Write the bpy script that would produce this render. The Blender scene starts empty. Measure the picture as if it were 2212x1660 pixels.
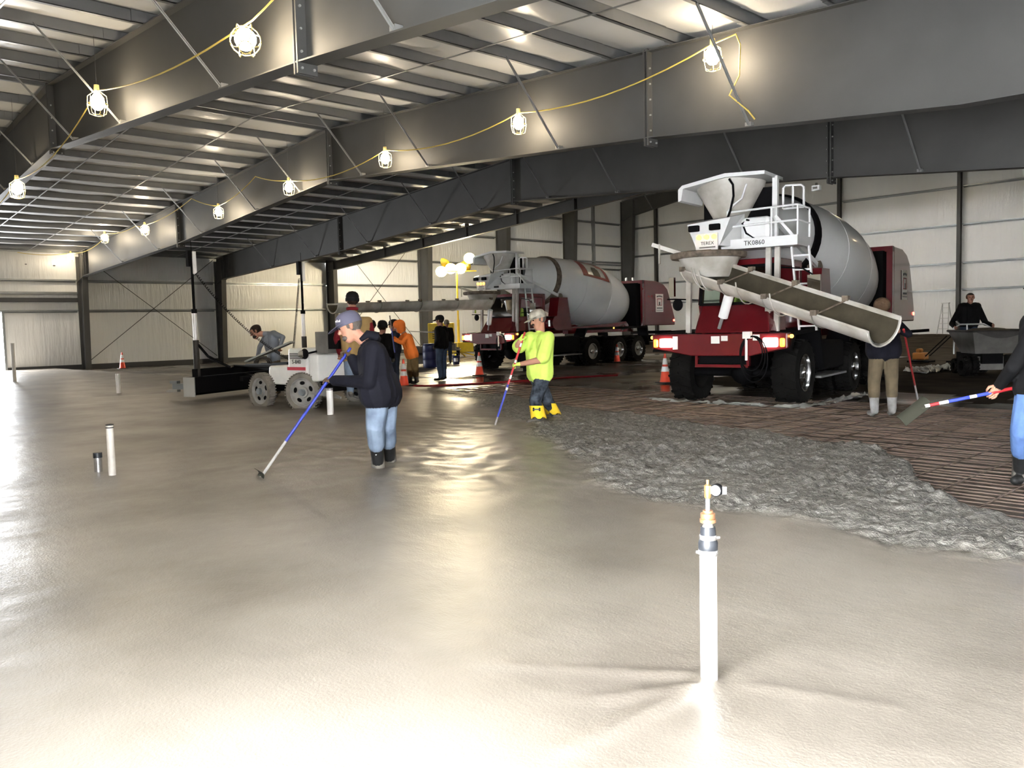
import bpy, math, random
import numpy as np
from mathutils import Vector, Matrix, noise

scene = bpy.context.scene
col = scene.collection
R = math.radians
random.seed(7)

# ------------------------------------------------------------------ camera, world, light, exposure
CAM_H, FOC, YAW, PITCH, ROLL = 1.45, 1789.0, R(-47.304), R(4.051), R(-1.424)
_fwd = Vector((math.sin(YAW) * math.cos(PITCH), math.cos(YAW) * math.cos(PITCH), -math.sin(PITCH)))
_rt = Vector((math.cos(YAW), -math.sin(YAW), 0))
_up = _rt.cross(_fwd)
RIGHT = _rt * math.cos(ROLL) + _up * math.sin(ROLL)
UP = _up * math.cos(ROLL) - _rt * math.sin(ROLL)
CAMP = Vector((0, 0, CAM_H))
cam_data = bpy.data.cameras.new('camera')
cam = bpy.data.objects.new('camera', cam_data)
col.objects.link(cam)
cam_data.sensor_width = 36.0
cam_data.lens = FOC / 2212.0 * 36.0
cam_data.clip_end = 300
cam.matrix_world = Matrix(((RIGHT.x, UP.x, -_fwd.x, 0), (RIGHT.y, UP.y, -_fwd.y, 0), (RIGHT.z, UP.z, -_fwd.z, CAM_H), (0, 0, 0, 1)))
scene.camera = cam

world = bpy.data.worlds.new('overcast_sky')
scene.world = world
world.use_nodes = True
_bg = world.node_tree.nodes['Background']
_bg.inputs[0].default_value = (0.95, 0.975, 1.0, 1)
_bg.inputs[1].default_value = 36.0

scene.view_settings.view_transform = 'Standard'
scene.view_settings.look = 'None'
scene.view_settings.gamma = 1.0
scene.view_settings.use_curve_mapping = False
scene.view_settings.exposure = 1.5
scene.cycles.use_denoising = True
scene.cycles.use_adaptive_sampling = True
scene.cycles.adaptive_threshold = 0.03
scene.cycles.max_bounces = 7
scene.cycles.diffuse_bounces = 4
scene.cycles.glossy_bounces = 3
scene.cycles.transmission_bounces = 4
scene.cycles.transparent_max_bounces = 6
scene.cycles.sample_clamp_indirect = 6.0
scene.cycles.caustics_reflective = False
scene.cycles.caustics_refractive = False

LAMP_E = 72.0       # string lamp bulbs
FLOOD_E = 150.0      # light tower heads
BAY_E = 115.0        # high-bay lamps of the tall hall


def at(px, py, dep):
    """point seen at photograph pixel (px, py), dep metres out along the optical axis"""
    return CAMP + dep * (_fwd + RIGHT * ((px - 1106.0) / FOC) - UP * ((py - 830.0) / FOC))


def ground(px, py, z=0.0):
    d = at(px, py, 1.0) - CAMP
    return CAMP + d * ((z - CAM_H) / d.z)


def portal(name, loc, rot, sx, sy):
    l = bpy.data.lights.new(name, 'AREA')
    l.shape = 'RECTANGLE'
    l.size, l.size_y = sx, sy
    l.cycles.is_portal = True
    o = bpy.data.objects.new(name, l)
    o.location = loc
    o.rotation_euler = rot
    col.objects.link(o)


# daylight enters by the open door behind the photographer and by the door in the left wall
DOOR_X0, DOOR_X1, DOOR_H, FRONT_Y = -2.2, 1.7, 3.1, -.95
portal('door_daylight', ((DOOR_X0 + DOOR_X1) / 2, FRONT_Y - .05, DOOR_H / 2), (R(-90), 0, 0), DOOR_X1 - DOOR_X0, DOOR_H)
portal('side_door_daylight', (-42.75, 6.9, 1.3), (0, R(-90), 0), 2.6, 3.2)


# ------------------------------------------------------------------ materials
def mat(name, color, rough=0.5, metal=0.0, spec=0.5, var=0.0, vscale=3.0, bump=0.0, bscale=20.0, stretch=(1, 1, 1),
        emit=None, estr=0.0, color2=None, coat=0.0, rvar=0.0, rscale=1.5, detail=4.0, bdist=.02):
    m = bpy.data.materials.new(name)
    m.use_nodes = True
    nt = m.node_tree
    b = nt.nodes['Principled BSDF']
    c = (*color, 1)
    b.inputs['Base Color'].default_value = c
    b.inputs['Roughness'].default_value = rough
    b.inputs['Metallic'].default_value = metal
    b.inputs['Specular IOR Level'].default_value = spec
    b.inputs['Coat Weight'].default_value = coat
    b.inputs['Coat Roughness'].default_value = 0.08
    if emit:
        b.inputs['Emission Color'].default_value = (*emit, 1)
        b.inputs['Emission Strength'].default_value = estr
    if var or bump or color2 or rvar:
        tc = nt.nodes.new('ShaderNodeTexCoord')
        mp = nt.nodes.new('ShaderNodeMapping')
        mp.inputs['Scale'].default_value = stretch
        nt.links.new(tc.outputs['Object'], mp.inputs['Vector'])

        def noi(s, d=detail):
            n = nt.nodes.new('ShaderNodeTexNoise')
            n.inputs['Scale'].default_value = s
            n.inputs['Detail'].default_value = d
            nt.links.new(mp.outputs[0], n.inputs['Vector'])
            return n
        if var or color2:
            n = noi(vscale)
            rp = nt.nodes.new('ShaderNodeValToRGB')
            a2 = color2 or tuple(max(0, x * (1 - var)) for x in color)
            a1 = color if color2 else tuple(min(1, x * (1 + var)) for x in color)
            rp.color_ramp.elements[0].color = (*a2, 1)
            rp.color_ramp.elements[1].color = (*a1, 1)
            rp.color_ramp.elements[0].position = 0.32
            rp.color_ramp.elements[1].position = 0.68
            nt.links.new(n.outputs['Fac'], rp.inputs[0])
            nt.links.new(rp.outputs[0], b.inputs['Base Color'])
        if rvar:
            n = noi(rscale)
            mr = nt.nodes.new('ShaderNodeMapRange')
            mr.inputs[1].default_value, mr.inputs[2].default_value = 0.35, 0.65
            mr.inputs[3].default_value, mr.inputs[4].default_value = max(0.02, rough - rvar), min(1, rough + rvar)
            nt.links.new(n.outputs['Fac'], mr.inputs[0])
            nt.links.new(mr.outputs[0], b.inputs['Roughness'])
        if bump:
            n = noi(bscale, 3)
            bp = nt.nodes.new('ShaderNodeBump')
            bp.inputs['Strength'].default_value = bump
            bp.inputs['Distance'].default_value = bdist
            nt.links.new(n.outputs['Fac'], bp.inputs['Height'])
            nt.links.new(bp.outputs[0], b.inputs['Normal'])
    return m


M = {}
M['steel'] = mat('grey primed steel', (.062, .061, .058), .58, .0, .3, var=.14, vscale=.8)
M['steel_far'] = M['steel']
M['purlin'] = mat('galvanised purlin steel', (.16, .165, .17), .42, .45, .5, var=.10, vscale=2)
M['strap'] = mat('galvanised strap', (.24, .24, .235), .45, .4)
M['bolt'] = mat('bolt steel', (.45, .45, .43), .4, .6)
M['girt'] = mat('galvanised girt steel', (.24, .25, .25), .32, .6, .5, var=.10, vscale=2)
M['facing'] = mat('white insulation facing', (.74, .74, .72), .34, 0, .5, var=.05, vscale=.5, bump=.8, bscale=7.0, stretch=(1, 1, .10), bdist=.05)
M['roof_facing'] = mat('white roof insulation facing', (.58, .58, .57), .36, 0, .5, var=.05, vscale=.5, bump=.5, bscale=2.4, stretch=(.35, 1, 1))
M['dark'] = mat('dark base trim', (.035, .035, .035), .6)
M['concrete_rough'] = None
M['rebar'] = mat('rusty rebar', (.22, .165, .135), .42, .45, .5, var=.35, vscale=3)
M['soil'] = None
M['plastic'] = mat('grey plastic sheet', (.36, .37, .35), .28, 0, .6, var=.2, vscale=2, bump=.8, bscale=4)
M['red'] = mat('red truck paint', (.105, .007, .010), .26, 0, .5, var=.10, vscale=2, coat=.5)
M['white'] = mat('white truck paint', (.74, .74, .74), .32, 0, .5, var=.06, vscale=2, coat=.25)
M['drum'] = mat('white drum paint', (.74, .74, .74), .26, 0, .5, var=.05, vscale=.7, coat=.45)
M['dirty_white'] = mat('mud-stained white paint', (.55, .53, .49), .45, 0, .5, color2=(.33, .30, .25), vscale=2.4)
M['black'] = mat('black paint', (.004, .004, .0045), .75, spec=.07)
M['rubber'] = mat('tyre rubber', (.007, .0066, .006), .9, spec=.10, bump=.35, bscale=18, var=.3, vscale=3)
M['mud_rubber'] = mat('muddy tyre rubber', (.16, .145, .12), .8, var=.25, vscale=5, bump=.3, bscale=14)
M['chrome'] = mat('polished wheel', (.62, .62, .62), .18, 1.0)
M['grey_rim'] = mat('concrete-splashed wheel', (.26, .25, .23), .7, var=.2, vscale=7)
M['hub'] = mat('bare hub steel', (.30, .33, .36), .35, .7)
M['chute_in'] = mat('wet concrete coating', (.050, .042, .028), .7, 0, .2, var=.25, vscale=3, bump=.4, bscale=12)
M['rust'] = mat('rusty caked steel', (.11, .085, .062), .8, var=.5, vscale=9, bump=.6, bscale=14)
M['lamp_on'] = mat('lit headlamp', (1, .9, .8), .3, emit=(1, .86, .66), estr=14)
M['amber_on'] = mat('lit amber lamp', (1, .5, .05), .3, emit=(1, .30, .02), estr=2.2)
M['marker_on'] = mat('lit marker lamp', (1, .6, .1), .3, emit=(1, .42, .07), estr=1.6)
M['red_on'] = mat('lit red lamp', (1, .1, .05), .3, emit=(1, .08, .05), estr=5)
M['sign'] = mat('white sign panel', (.74, .72, .68), .4)
M['ink'] = mat('black lettering', (.012, .012, .012), .5)
M['red_ink'] = mat('red lettering', (.22, .015, .02), .5)
M['mirror'] = mat('mirror face', (.75, .76, .76), .05, 1.0)
M['seat'] = mat('black vinyl', (.02, .02, .02), .5)
M['cone'] = mat('orange cone plastic', (.78, .075, .03), .42, var=.06, vscale=6)
M['collar'] = mat('white reflective collar', (.85, .85, .85), .35)
M['cone_base'] = mat('black rubber base', (.015, .015, .015), .7)
M['pvc'] = mat('white pvc', (.80, .79, .76), .35, var=.05, vscale=6)
M['pvc_dirty'] = mat('stained pvc', (.62, .58, .52), .45, var=.12, vscale=8)
M['brass'] = mat('brass fitting', (.62, .44, .20), .3, .9)
M['copper'] = mat('copper fitting', (.66, .36, .20), .35, .85)
M['fernco'] = mat('black rubber coupling', (.014, .016, .02), .45)
M['band'] = mat('steel clamp band', (.72, .72, .72), .25, .9)
M['cord'] = mat('yellow cord', (.62, .46, .09), .5)
M['wire'] = mat('thin tie wire', (.10, .10, .10), .5)
M['blue'] = mat('blue handle', (.010, .024, .24), .4)
M['handle_grey'] = mat('concrete-smeared handle', (.27, .255, .23), .6, var=.2, vscale=12)
M['blade'] = mat('smeared rake blade', (.030, .030, .022), .9, spec=.1)
M['red_handle'] = mat('red handle', (.42, .03, .035), .35)
M['white_handle'] = mat('white handle', (.66, .64, .62), .4)
M['navy_handle'] = mat('blue handle sleeve', (.03, .05, .34), .4)
M['tan_box'] = mat('grey brown box', (.16, .145, .13), .6)
M['yellow'] = mat('yellow machine paint', (.72, .52, .03), .45, var=.08, vscale=4)
M['blue_box'] = mat('dark blue plastic', (.012, .02, .09), .45)
M['orange_paint'] = mat('orange machine paint', (.28, .10, .012), .5)
M['alu'] = mat('aluminium ladder', (.52, .52, .50), .4, .3)
M['buggy'] = mat('dusty grey tub', (.12, .115, .105), .6, var=.2, vscale=4)
M['buggy_dark'] = mat('dark tub rim', (.028, .025, .022), .7, var=.3, vscale=6)
M['hose'] = mat('red hose', (.26, .012, .016), .35)
M['screed_white'] = mat('off-white machine paint', (.72, .71, .67), .35, var=.05, vscale=5)
M['stripe'] = mat('red stripe', (.45, .05, .07), .45)
M['plank'] = mat('grey board', (.27, .28, .26), .6, var=.12, vscale=5)
M['bulb'] = mat('lit bulb', (1, .9, .7), .3, emit=(1, .84, .62), estr=LAMP_E)
M['flood'] = mat('lit flood lamp', (1, .9, .7), .3, emit=(1, .83, .54), estr=FLOOD_E)
M['flood_side'] = mat('lit flood lamp turned to the wall', (1, .9, .7), .3, emit=(1, .85, .58), estr=FLOOD_E * 1.6)
M['cage'] = mat('yellow lamp guard', (.75, .62, .25), .4)


def glass_mat(name, tint=(.8, .9, .85), refl=.25):
    m = bpy.data.materials.new(name)
    m.use_nodes = True
    nt = m.node_tree
    nt.nodes.clear()
    o = nt.nodes.new('ShaderNodeOutputMaterial')
    mix = nt.nodes.new('ShaderNodeMixShader')
    tr = nt.nodes.new('ShaderNodeBsdfTransparent')
    tr.inputs[0].default_value = (*tint, 1)
    gl = nt.nodes.new('ShaderNodeBsdfGlossy')
    gl.inputs['Roughness'].default_value = .04
    fr = nt.nodes.new('ShaderNodeFresnel')
    fr.inputs[0].default_value = 1.0 + refl * 3
    nt.links.new(fr.outputs[0], mix.inputs[0])
    nt.links.new(tr.outputs[0], mix.inputs[1])
    nt.links.new(gl.outputs[0], mix.inputs[2])
    nt.links.new(mix.outputs[0], o.inputs[0])
    return m


M['glass'] = glass_mat('cab glass')


def concrete_mat():
    m = bpy.data.materials.new('wet concrete')
    m.use_nodes = True
    nt = m.node_tree
    b = nt.nodes['Principled BSDF']
    tc = nt.nodes.new('ShaderNodeTexCoord')

    def noi(s, d=5, rough=.55, st=(1, 1, 1)):
        mp = nt.nodes.new('ShaderNodeMapping')
        mp.inputs['Scale'].default_value = st
        nt.links.new(tc.outputs['Object'], mp.inputs[0])
        n = nt.nodes.new('ShaderNodeTexNoise')
        n.inputs['Scale'].default_value = s
        n.inputs['Detail'].default_value = d
        n.inputs['Roughness'].default_value = rough
        nt.links.new(mp.outputs[0], n.inputs['Vector'])
        return n

    def ramp(n, stops):
        r = nt.nodes.new('ShaderNodeValToRGB')
        while len(r.color_ramp.elements) < len(stops):
            r.color_ramp.elements.new(.5)
        for e, (p, c) in zip(r.color_ramp.elements, stops):
            e.position = p
            e.color = (*c, 1)
        nt.links.new(n, r.inputs[0])
        return r
    big = noi(.55, 4)
    c1 = ramp(big.outputs['Fac'], [(.32, (.105, .091, .075)), (.5, (.162, .143, .120)), (.70, (.205, .183, .157))])
    # roughness mask written per vertex: 1 where freshly dumped and unscreeded
    at_ = nt.nodes.new('ShaderNodeAttribute')
    at_.attribute_name = 'rough'
    grit = noi(17, 5, .72)
    c2 = ramp(grit.outputs['Fac'], [(.34, (.05, .047, .041)), (.5, (.125, .118, .104)), (.68, (.235, .228, .21))])
    mx = nt.nodes.new('ShaderNodeMix')
    mx.data_type = 'RGBA'
    nt.links.new(at_.outputs['Fac'], mx.inputs[0])
    nt.links.new(c1.outputs[0], mx.inputs[6])
    nt.links.new(c2.outputs[0], mx.inputs[7])
    nt.links.new(mx.outputs[2], b.inputs['Base Color'])
    rn = noi(.9, 5, .6)
    mr = nt.nodes.new('ShaderNodeMapRange')
    mr.inputs[1].default_value, mr.inputs[2].default_value = .2, .8
    mr.inputs[3].default_value, mr.inputs[4].default_value = .25, .50
    nt.links.new(rn.outputs['Fac'], mr.inputs[0])
    ad = nt.nodes.new('ShaderNodeMath')
    ad.operation = 'MULTIPLY_ADD'
    nt.links.new(at_.outputs['Fac'], ad.inputs[0])
    ad.inputs[1].default_value = .16
    nt.links.new(mr.outputs[0], ad.inputs[2])
    nt.links.new(ad.outputs[0], b.inputs['Roughness'])
    b.inputs['Specular IOR Level'].default_value = .5
    # relief: trowel streaks, fine grain, and grit where rough
    n1 = noi(5.5, 4, .55, (1, 1.6, 1))
    n2 = noi(70, 2, .6)
    b1 = nt.nodes.new('ShaderNodeBump')
    b1.inputs['Strength'].default_value = .22
    b1.inputs['Distance'].default_value = .02
    nt.links.new(n1.outputs['Fac'], b1.inputs['Height'])
    b2 = nt.nodes.new('ShaderNodeBump')
    b2.inputs['Strength'].default_value = .28
    b2.inputs['Distance'].default_value = .006
    nt.links.new(n2.outputs['Fac'], b2.inputs['Height'])
    nt.links.new(b1.outputs[0], b2.inputs['Normal'])
    n3 = noi(16, 4, .7)
    b3 = nt.nodes.new('ShaderNodeBump')
    b3.inputs['Distance'].default_value = .05
    sm = nt.nodes.new('ShaderNodeMath')
    sm.operation = 'MULTIPLY'
    nt.links.new(at_.outputs['Fac'], sm.inputs[0])
    sm.inputs[1].default_value = .75
    nt.links.new(sm.outputs[0], b3.inputs['Strength'])
    nt.links.new(n3.outputs['Fac'], b3.inputs['Height'])
    nt.links.new(b2.outputs[0], b3.inputs['Normal'])
    nt.links.new(b3.outputs[0], b.inputs['Normal'])
    return m


M['concrete'] = concrete_mat()
M['soil'] = mat('wet dark ground', (.088, .072, .056), .32, 0, .5, color2=(.035, .028, .022), vscale=.9, bump=.5, bscale=3.0, rvar=.22, rscale=.35)
M['berm'] = mat('dry trampled dirt', (.060, .048, .036), .95, 0, .08, color2=(.028, .022, .016), vscale=1.3, bump=.6, bscale=4.0)


# ------------------------------------------------------------------ mesh helpers
def basis(d):
    d = Vector(d).normalized()
    a = Vector((0, 0, 1)) if abs(d.z) < .95 else Vector((1, 0, 0))
    u = a.cross(d).normalized()
    return u, d.cross(u)


class MB:
    def __init__(s):
        s.v, s.f = [], []

    def add(s, vs, fs):
        o = len(s.v)
        s.v += [tuple(x) for x in vs]
        s.f += [tuple(i + o for i in f) for f in fs]
        return s

    def box(s, c, size, rot=None):
        c = Vector(c)
        h = [x / 2 for x in size]
        vs = [Vector((sx * h[0], sy * h[1], sz * h[2])) for sx in (-1, 1) for sy in (-1, 1) for sz in (-1, 1)]
        if rot is not None:
            vs = [rot @ v for v in vs]
        return s.add([c + v for v in vs], [(0, 1, 3, 2), (4, 6, 7, 5), (0, 4, 5, 1), (2, 3, 7, 6), (0, 2, 6, 4), (1, 5, 7, 3)])

    def bb(s, x0, x1, y0, y1, z0, z1):
        return s.box(((x0 + x1) / 2, (y0 + y1) / 2, (z0 + z1) / 2), (abs(x1 - x0), abs(y1 - y0), abs(z1 - z0)))

    def bar(s, a, b, w, h, up=None):
        a, b = Vector(a), Vector(b)
        d = (b - a).normalized()
        if up is None:
            u, v = basis(d)
        else:
            u = Vector(up).cross(d).normalized()
            v = d.cross(u)
        vs = []
        for p in (a, b):
            for i, j in ((-1, -1), (1, -1), (1, 1), (-1, 1)):
                vs.append(p + u * (i * w / 2) + v * (j * h / 2))
        return s.add(vs, [(3, 2, 1, 0), (4, 5, 6, 7), (0, 1, 5, 4), (1, 2, 6, 5), (2, 3, 7, 6), (3, 0, 4, 7)])

    def cyl(s, a, b, r0, r1=None, n=12, caps=True):
        a, b = Vector(a), Vector(b)
        r1 = r0 if r1 is None else r1
        u, v = basis(b - a)
        vs = []
        for p, r in ((a, r0), (b, r1)):
            for k in range(n):
                t = 2 * math.pi * k / n
                vs.append(p + u * (r * math.cos(t)) + v * (r * math.sin(t)))
        fs = [(k, (k + 1) % n, n + (k + 1) % n, n + k) for k in range(n)]
        if caps:
            fs += [tuple(range(n - 1, -1, -1)), tuple(range(n, 2 * n))]
        return s.add(vs, fs)

    def tube(s, pts, r, n=8, closed=False, caps=True):
        pts = [Vector(p) for p in pts]
        m = len(pts)
        rs = r if isinstance(r, (list, tuple)) else [r] * m
        o = len(s.v)
        prev = None
        for i, p in enumerate(pts):
            if closed:
                d = pts[(i + 1) % m] - pts[i - 1]
            else:
                d = pts[min(i + 1, m - 1)] - pts[max(i - 1, 0)]
            d = d.normalized() if d.length > 1e-9 else Vector((0, 0, 1))
            if prev is None:
                u, v = basis(d)
            else:
                u = (prev - d * prev.dot(d))
                u = u.normalized() if u.length > 1e-6 else basis(d)[0]
                v = d.cross(u)
            prev = u
            for k in range(n):
                t = 2 * math.pi * k / n
                s.v.append(tuple(p + u * (rs[i] * math.cos(t)) + v * (rs[i] * math.sin(t))))
        for i in range(m if closed else m - 1):
            j = (i + 1) % m
            for k in range(n):
                s.f.append((o + i * n + k, o + i * n + (k + 1) % n, o + j * n + (k + 1) % n, o + j * n + k))
        if caps and not closed:
            s.f.append(tuple(o + k for k in range(n - 1, -1, -1)))
            s.f.append(tuple(o + (m - 1) * n + k for k in range(n)))
        return s

    def lathe(s, prof, n=24, mtx=None, a0=0.0, a1=2 * math.pi, caps=True):
        """prof: (radius, height) pairs, turned about local z"""
        full = abs(a1 - a0 - 2 * math.pi) < 1e-6
        o = len(s.v)
        cnt = n if full else n + 1
        for r, z in prof:
            for k in range(cnt):
                t = a0 + (a1 - a0) * k / n
                p = Vector((r * math.cos(t), r * math.sin(t), z))
                if mtx is not None:
                    p = mtx @ p
                s.v.append(tuple(p))
        for i in range(len(prof) - 1):
            for k in range(n):
                k2 = (k + 1) % cnt
                s.f.append((o + i * cnt + k, o + i * cnt + k2, o + (i + 1) * cnt + k2, o + (i + 1) * cnt + k))
        if full and caps:
            if prof[0][0] > 1e-6:
                s.f.append(tuple(o + k for k in range(cnt - 1, -1, -1)))
            if prof[-1][0] > 1e-6:
                s.f.append(tuple(o + (len(prof) - 1) * cnt + k for k in range(cnt)))
        return s

    def prism(s, poly, d):
        """poly: list of 3-D points (planar), pushed by vector d"""
        n = len(poly)
        d = Vector(d)
        P = [Vector(p) for p in poly]
        return s.add(P + [p + d for p in P], [tuple(range(n - 1, -1, -1)), tuple(range(n, 2 * n))] + [(k, (k + 1) % n, n + (k + 1) % n, n + k) for k in range(n)])

    def ball(s, c, r, n=12, m=8, scale=(1, 1, 1), rot=None):
        prof = [(max(1e-4, math.sin(math.pi * i / m)), -math.cos(math.pi * i / m)) for i in range(m + 1)]
        mt = Matrix.Translation(Vector(c)) @ (rot.to_4x4() if rot is not None else Matrix()) @ Matrix.Diagonal((r * scale[0], r * scale[1], r * scale[2], 1))
        return s.lathe(prof, n, mt)

    def build(s, name, m, parent=None, smooth=False, inv=None, label=None, bevel=0.0):
        me = bpy.data.meshes.new(name)
        vs = s.v if inv is None else [tuple(inv @ Vector(v)) for v in s.v]
        me.from_pydata(vs, [], s.f)
        me.validate()
        mm = M[m] if isinstance(m, str) else m
        me.materials.append(mm)
        if smooth:
            me.polygons.foreach_set('use_smooth', [True] * len(me.polygons))
            me.set_sharp_from_angle(angle=R(42))
        me.update()
        o = bpy.data.objects.new(name, me)
        col.objects.link(o)
        if parent is not None:
            o.parent = parent
        if label:
            o['label'] = label
        if bevel:
            bv = o.modifiers.new('edge', 'BEVEL')
            bv.width = bevel
            bv.segments = 2
            bv.limit_method = 'ANGLE'
        return o


def empty(name, loc=(0, 0, 0), rz=0.0):
    o = bpy.data.objects.new(name, None)
    o.location = loc
    o.rotation_euler = (0, 0, rz)
    o.empty_display_size = .2
    col.objects.link(o)
    return o


def tag(o, label, cat, group=None, kind=None):
    o['label'] = label
    o['category'] = cat
    if group:
        o['group'] = group
    if kind:
        o['kind'] = kind
    return o


def copy_tree(o, parent=None, loc=None, rz=None):
    c = o.copy()
    col.objects.link(c)
    c.parent = parent
    if loc is not None:
        c.location = loc
    if rz is not None:
        c.rotation_euler = (0, 0, rz)
    for ch in list(o.children):
        copy_tree(ch, c)
    return c


def shared(name, src, loc, parent, rot=None, scale=None):
    """a further object on the mesh of src"""
    o = bpy.data.objects.new(name, src.data)
    o.location = loc
    if rot is not None:
        o.rotation_euler = rot
    if scale is not None:
        o.scale = scale
    col.objects.link(o)
    o.parent = parent
    return o


def text_mesh(body, size, name, m, parent, mtx, extrude=.002, align='CENTER'):
    cu = bpy.data.curves.new(name, 'FONT')
    cu.body = body
    cu.size = size
    cu.extrude = extrude
    cu.align_x = align
    cu.align_y = 'CENTER'
    cu.resolution_u = 2
    t = bpy.data.objects.new(name + '_src', cu)
    col.objects.link(t)
    dg = bpy.context.evaluated_depsgraph_get()
    me = bpy.data.meshes.new_from_object(t.evaluated_get(dg))
    bpy.data.objects.remove(t)
    me.transform(mtx)
    me.materials.clear()
    me.materials.append(M[m])
    o = bpy.data.objects.new(name, me)
    col.objects.link(o)
    o.parent = parent
    return o


def interp(tab, x):
    xs, ys = [t[0] for t in tab], [t[1] for t in tab]
    return float(np.interp(x, xs, ys))


def sstep(a, b, x):
    t = min(1, max(0, (x - a) / (b - a)))
    return t * t * (3 - 2 * t)


# ================================================================== the building
XL, XR, XRIDGE = -42.6, 3.6, -19.5
FR = [5.1, 11.7, 18.3, 24.9]                 # frame lines of the low hall
FB = [31.5, 38.1, 44.7, 51.3]                # frame lines of the tall hall
YEND = 52.3
SL = .0625


def ztop(x):                                  # top of rafters / underside of purlins, low hall
    return 6.72 - SL * abs(x - XRIDGE)


def zroofB(x):
    return 12.4 - SL * abs(x - XRIDGE)


# ---------------- floor: placed slab, with the unscreeded heap along its far edge
EDGE = [(-43, 10.5), (-30, 10.8), (-22, 12.3), (-16, 12.0), (-12, 11.2), (-10, 10.6), (-8, 10.2), (-6.4, 9.7), (-5, 9.2), (-3.9, 9.0), (-3.3, 8.3), (-3.0, 7.5), (-2.4, 6.9), (-1.6, 6.2), (-.8, 6.0), (3.7, 5.6)]
ROUGH = [(-43, 10.4), (-22, 12.0), (-14, 11.0), (-12, 10.0), (-9.5, 8.7), (-7.3, 7.2), (-5.5, 6.0), (-4.3, 5.15), (-3.7, 5.3), (-2.9, 5.45), (-2.1, 5.05), (-1.4, 5.25), (3.7, 5.1)]


def axis_steps(lo, hi, f):
    out = [lo]
    while out[-1] < hi:
        out.append(out[-1] + f(out[-1]))
    out[-1] = hi
    return out


# trowelled-up ridges around the nearest pipe
RIDGES = [(-1.86, 2.62, -1.90, 1.98, .022), (-1.88, 2.66, -2.12, 2.28, .020), (-1.90, 2.80, -2.62, 2.25, .012), (-1.7, 2.85, -1.25, 3.05, .008), (-1.86, 2.74, -1.82, 2.70, .02)]


def floor_height(x, y):
    e = interp(EDGE, x) + .22 * noise.noise((x * .9, y * .9, 3.1)) + .08 * noise.noise((x * 4, y * 4, 1.7))
    r = interp(ROUGH, x) + .3 * noise.noise((x * .8, y * .8, 8.2)) + .10 * noise.noise((x * 3.5, y * 3.5, 2.2))
    rough = sstep(-.12, .22, y - r)
    if x < -14:
        rough *= max(0, 1 - (-14 - x) / 3)
    z = .0045 * noise.noise((x * 1.3, y * 1.3, 0)) + .002 * noise.noise((x * 5, y * 5, 4))
    # disturbed patch around the two men raking
    w = math.exp(-((x + 8.0) ** 2 / 6 + (y - 5.2) ** 2 / 1.6)) + .8 * math.exp(-((x + 9.6) ** 2 / 4 + (y - 8.2) ** 2 / 2))
    z += .03 * w * noise.noise((x * 5.0, y * 5.0, 6.6))
    for (ax_, ay_, bx_, by_, am) in RIDGES:
        vx, vy = bx_ - ax_, by_ - ay_
        L2 = vx * vx + vy * vy
        t = max(0, min(1, ((x - ax_) * vx + (y - ay_) * vy) / L2))
        d2 = (x - ax_ - t * vx) ** 2 + (y - ay_ - t * vy) ** 2
        if d2 < .05:
            z += am * math.exp(-d2 / .0016) * (1 - .7 * t) * (1 + .4 * noise.noise((x * 9, y * 9, 3)))
    if rough > 0:
        lump = .8 * noise.noise((x * 5.5, y * 5.5, .3)) + .75 * noise.noise((x * 13, y * 13, 5.3)) + .5 * noise.noise((x * 27, y * 27, 9.1))
        z += rough * ((.030 + .030 * (.5 + noise.noise((x * .9, y * .9, 12)))) * lump + .04 * noise.noise((x * 1.6, y * 1.6, 7.7)) + .018)
    z -= .30 * sstep(-.05, .55, y - e)
    return z, rough


def make_floor():
    xs = axis_steps(XL, XR, lambda x: .034 if -8.6 < x < .2 else (.09 if x > 0 else min(.7, .05 + (-8.6 - x) * .035)))
    ys = axis_steps(FRONT_Y, 13.4, lambda y: .034 if (4.7 < y < 9.9 or 1.6 < y < 3.2) else (.07 if y > 9 else .11))
    nx, ny = len(xs), len(ys)
    vs, rg = [], []
    for y in ys:
        for x in xs:
            z, r = floor_height(x, y)
            vs.append((x, y, z))
            rg.append(r)
    fs = [(j * nx + i, j * nx + i + 1, (j + 1) * nx + i + 1, (j + 1) * nx + i) for j in range(ny - 1) for i in range(nx - 1)]
    me = bpy.data.meshes.new('floor')
    me.from_pydata(vs, [], fs)
    me.polygons.foreach_set('use_smooth', [True] * len(me.polygons))
    a = me.attributes.new('rough', 'FLOAT', 'POINT')
    a.data.foreach_set('value', rg)
    me.materials.append(M['concrete'])
    me.update()
    o = bpy.data.objects.new('floor', me)
    col.objects.link(o)
    o['kind'] = 'structure'
    o['label'] = 'wet freshly placed concrete floor slab with a rough unscreeded edge'
    return o


make_floor()


def make_ground():
    xs = axis_steps(-43.4, 4.4, lambda x: .35)
    ys = axis_steps(5.0, 53.0, lambda y: .3 if y < 20 else .6)
    nx = len(xs)
    vs = []
    for y in ys:
        for x in xs:
            z = -.12 + .025 * noise.noise((x * .6, y * .6, 2)) + .012 * noise.noise((x * 2.1, y * 2.1, 5))
            b = sstep(38, 49, y) * sstep(-34, -27, x)
            z += b * (.42 + .12 * noise.noise((x * .7, y * .7, 9)))
            vs.append((x, y, z))
    fs = [(j * nx + i, j * nx + i + 1, (j + 1) * nx + i + 1, (j + 1) * nx + i) for j in range(len(ys) - 1) for i in range(nx - 1)]
    b = MB()
    b.add(vs, fs)
    o = b.build('ground', 'soil', None, True)
    o.data.materials.append(M['berm'])
    for q in o.data.polygons:
        w = q.center.y - (17 if q.center.x > -13 else 33) + 1.5 * noise.noise((q.center.x * .5, q.center.y * .5, 4))
        q.material_index = 1 if w > 0 else 0
    o['kind'] = 'structure'
    o['label'] = 'dark wet unpaved ground beyond the slab'


make_ground()

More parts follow.
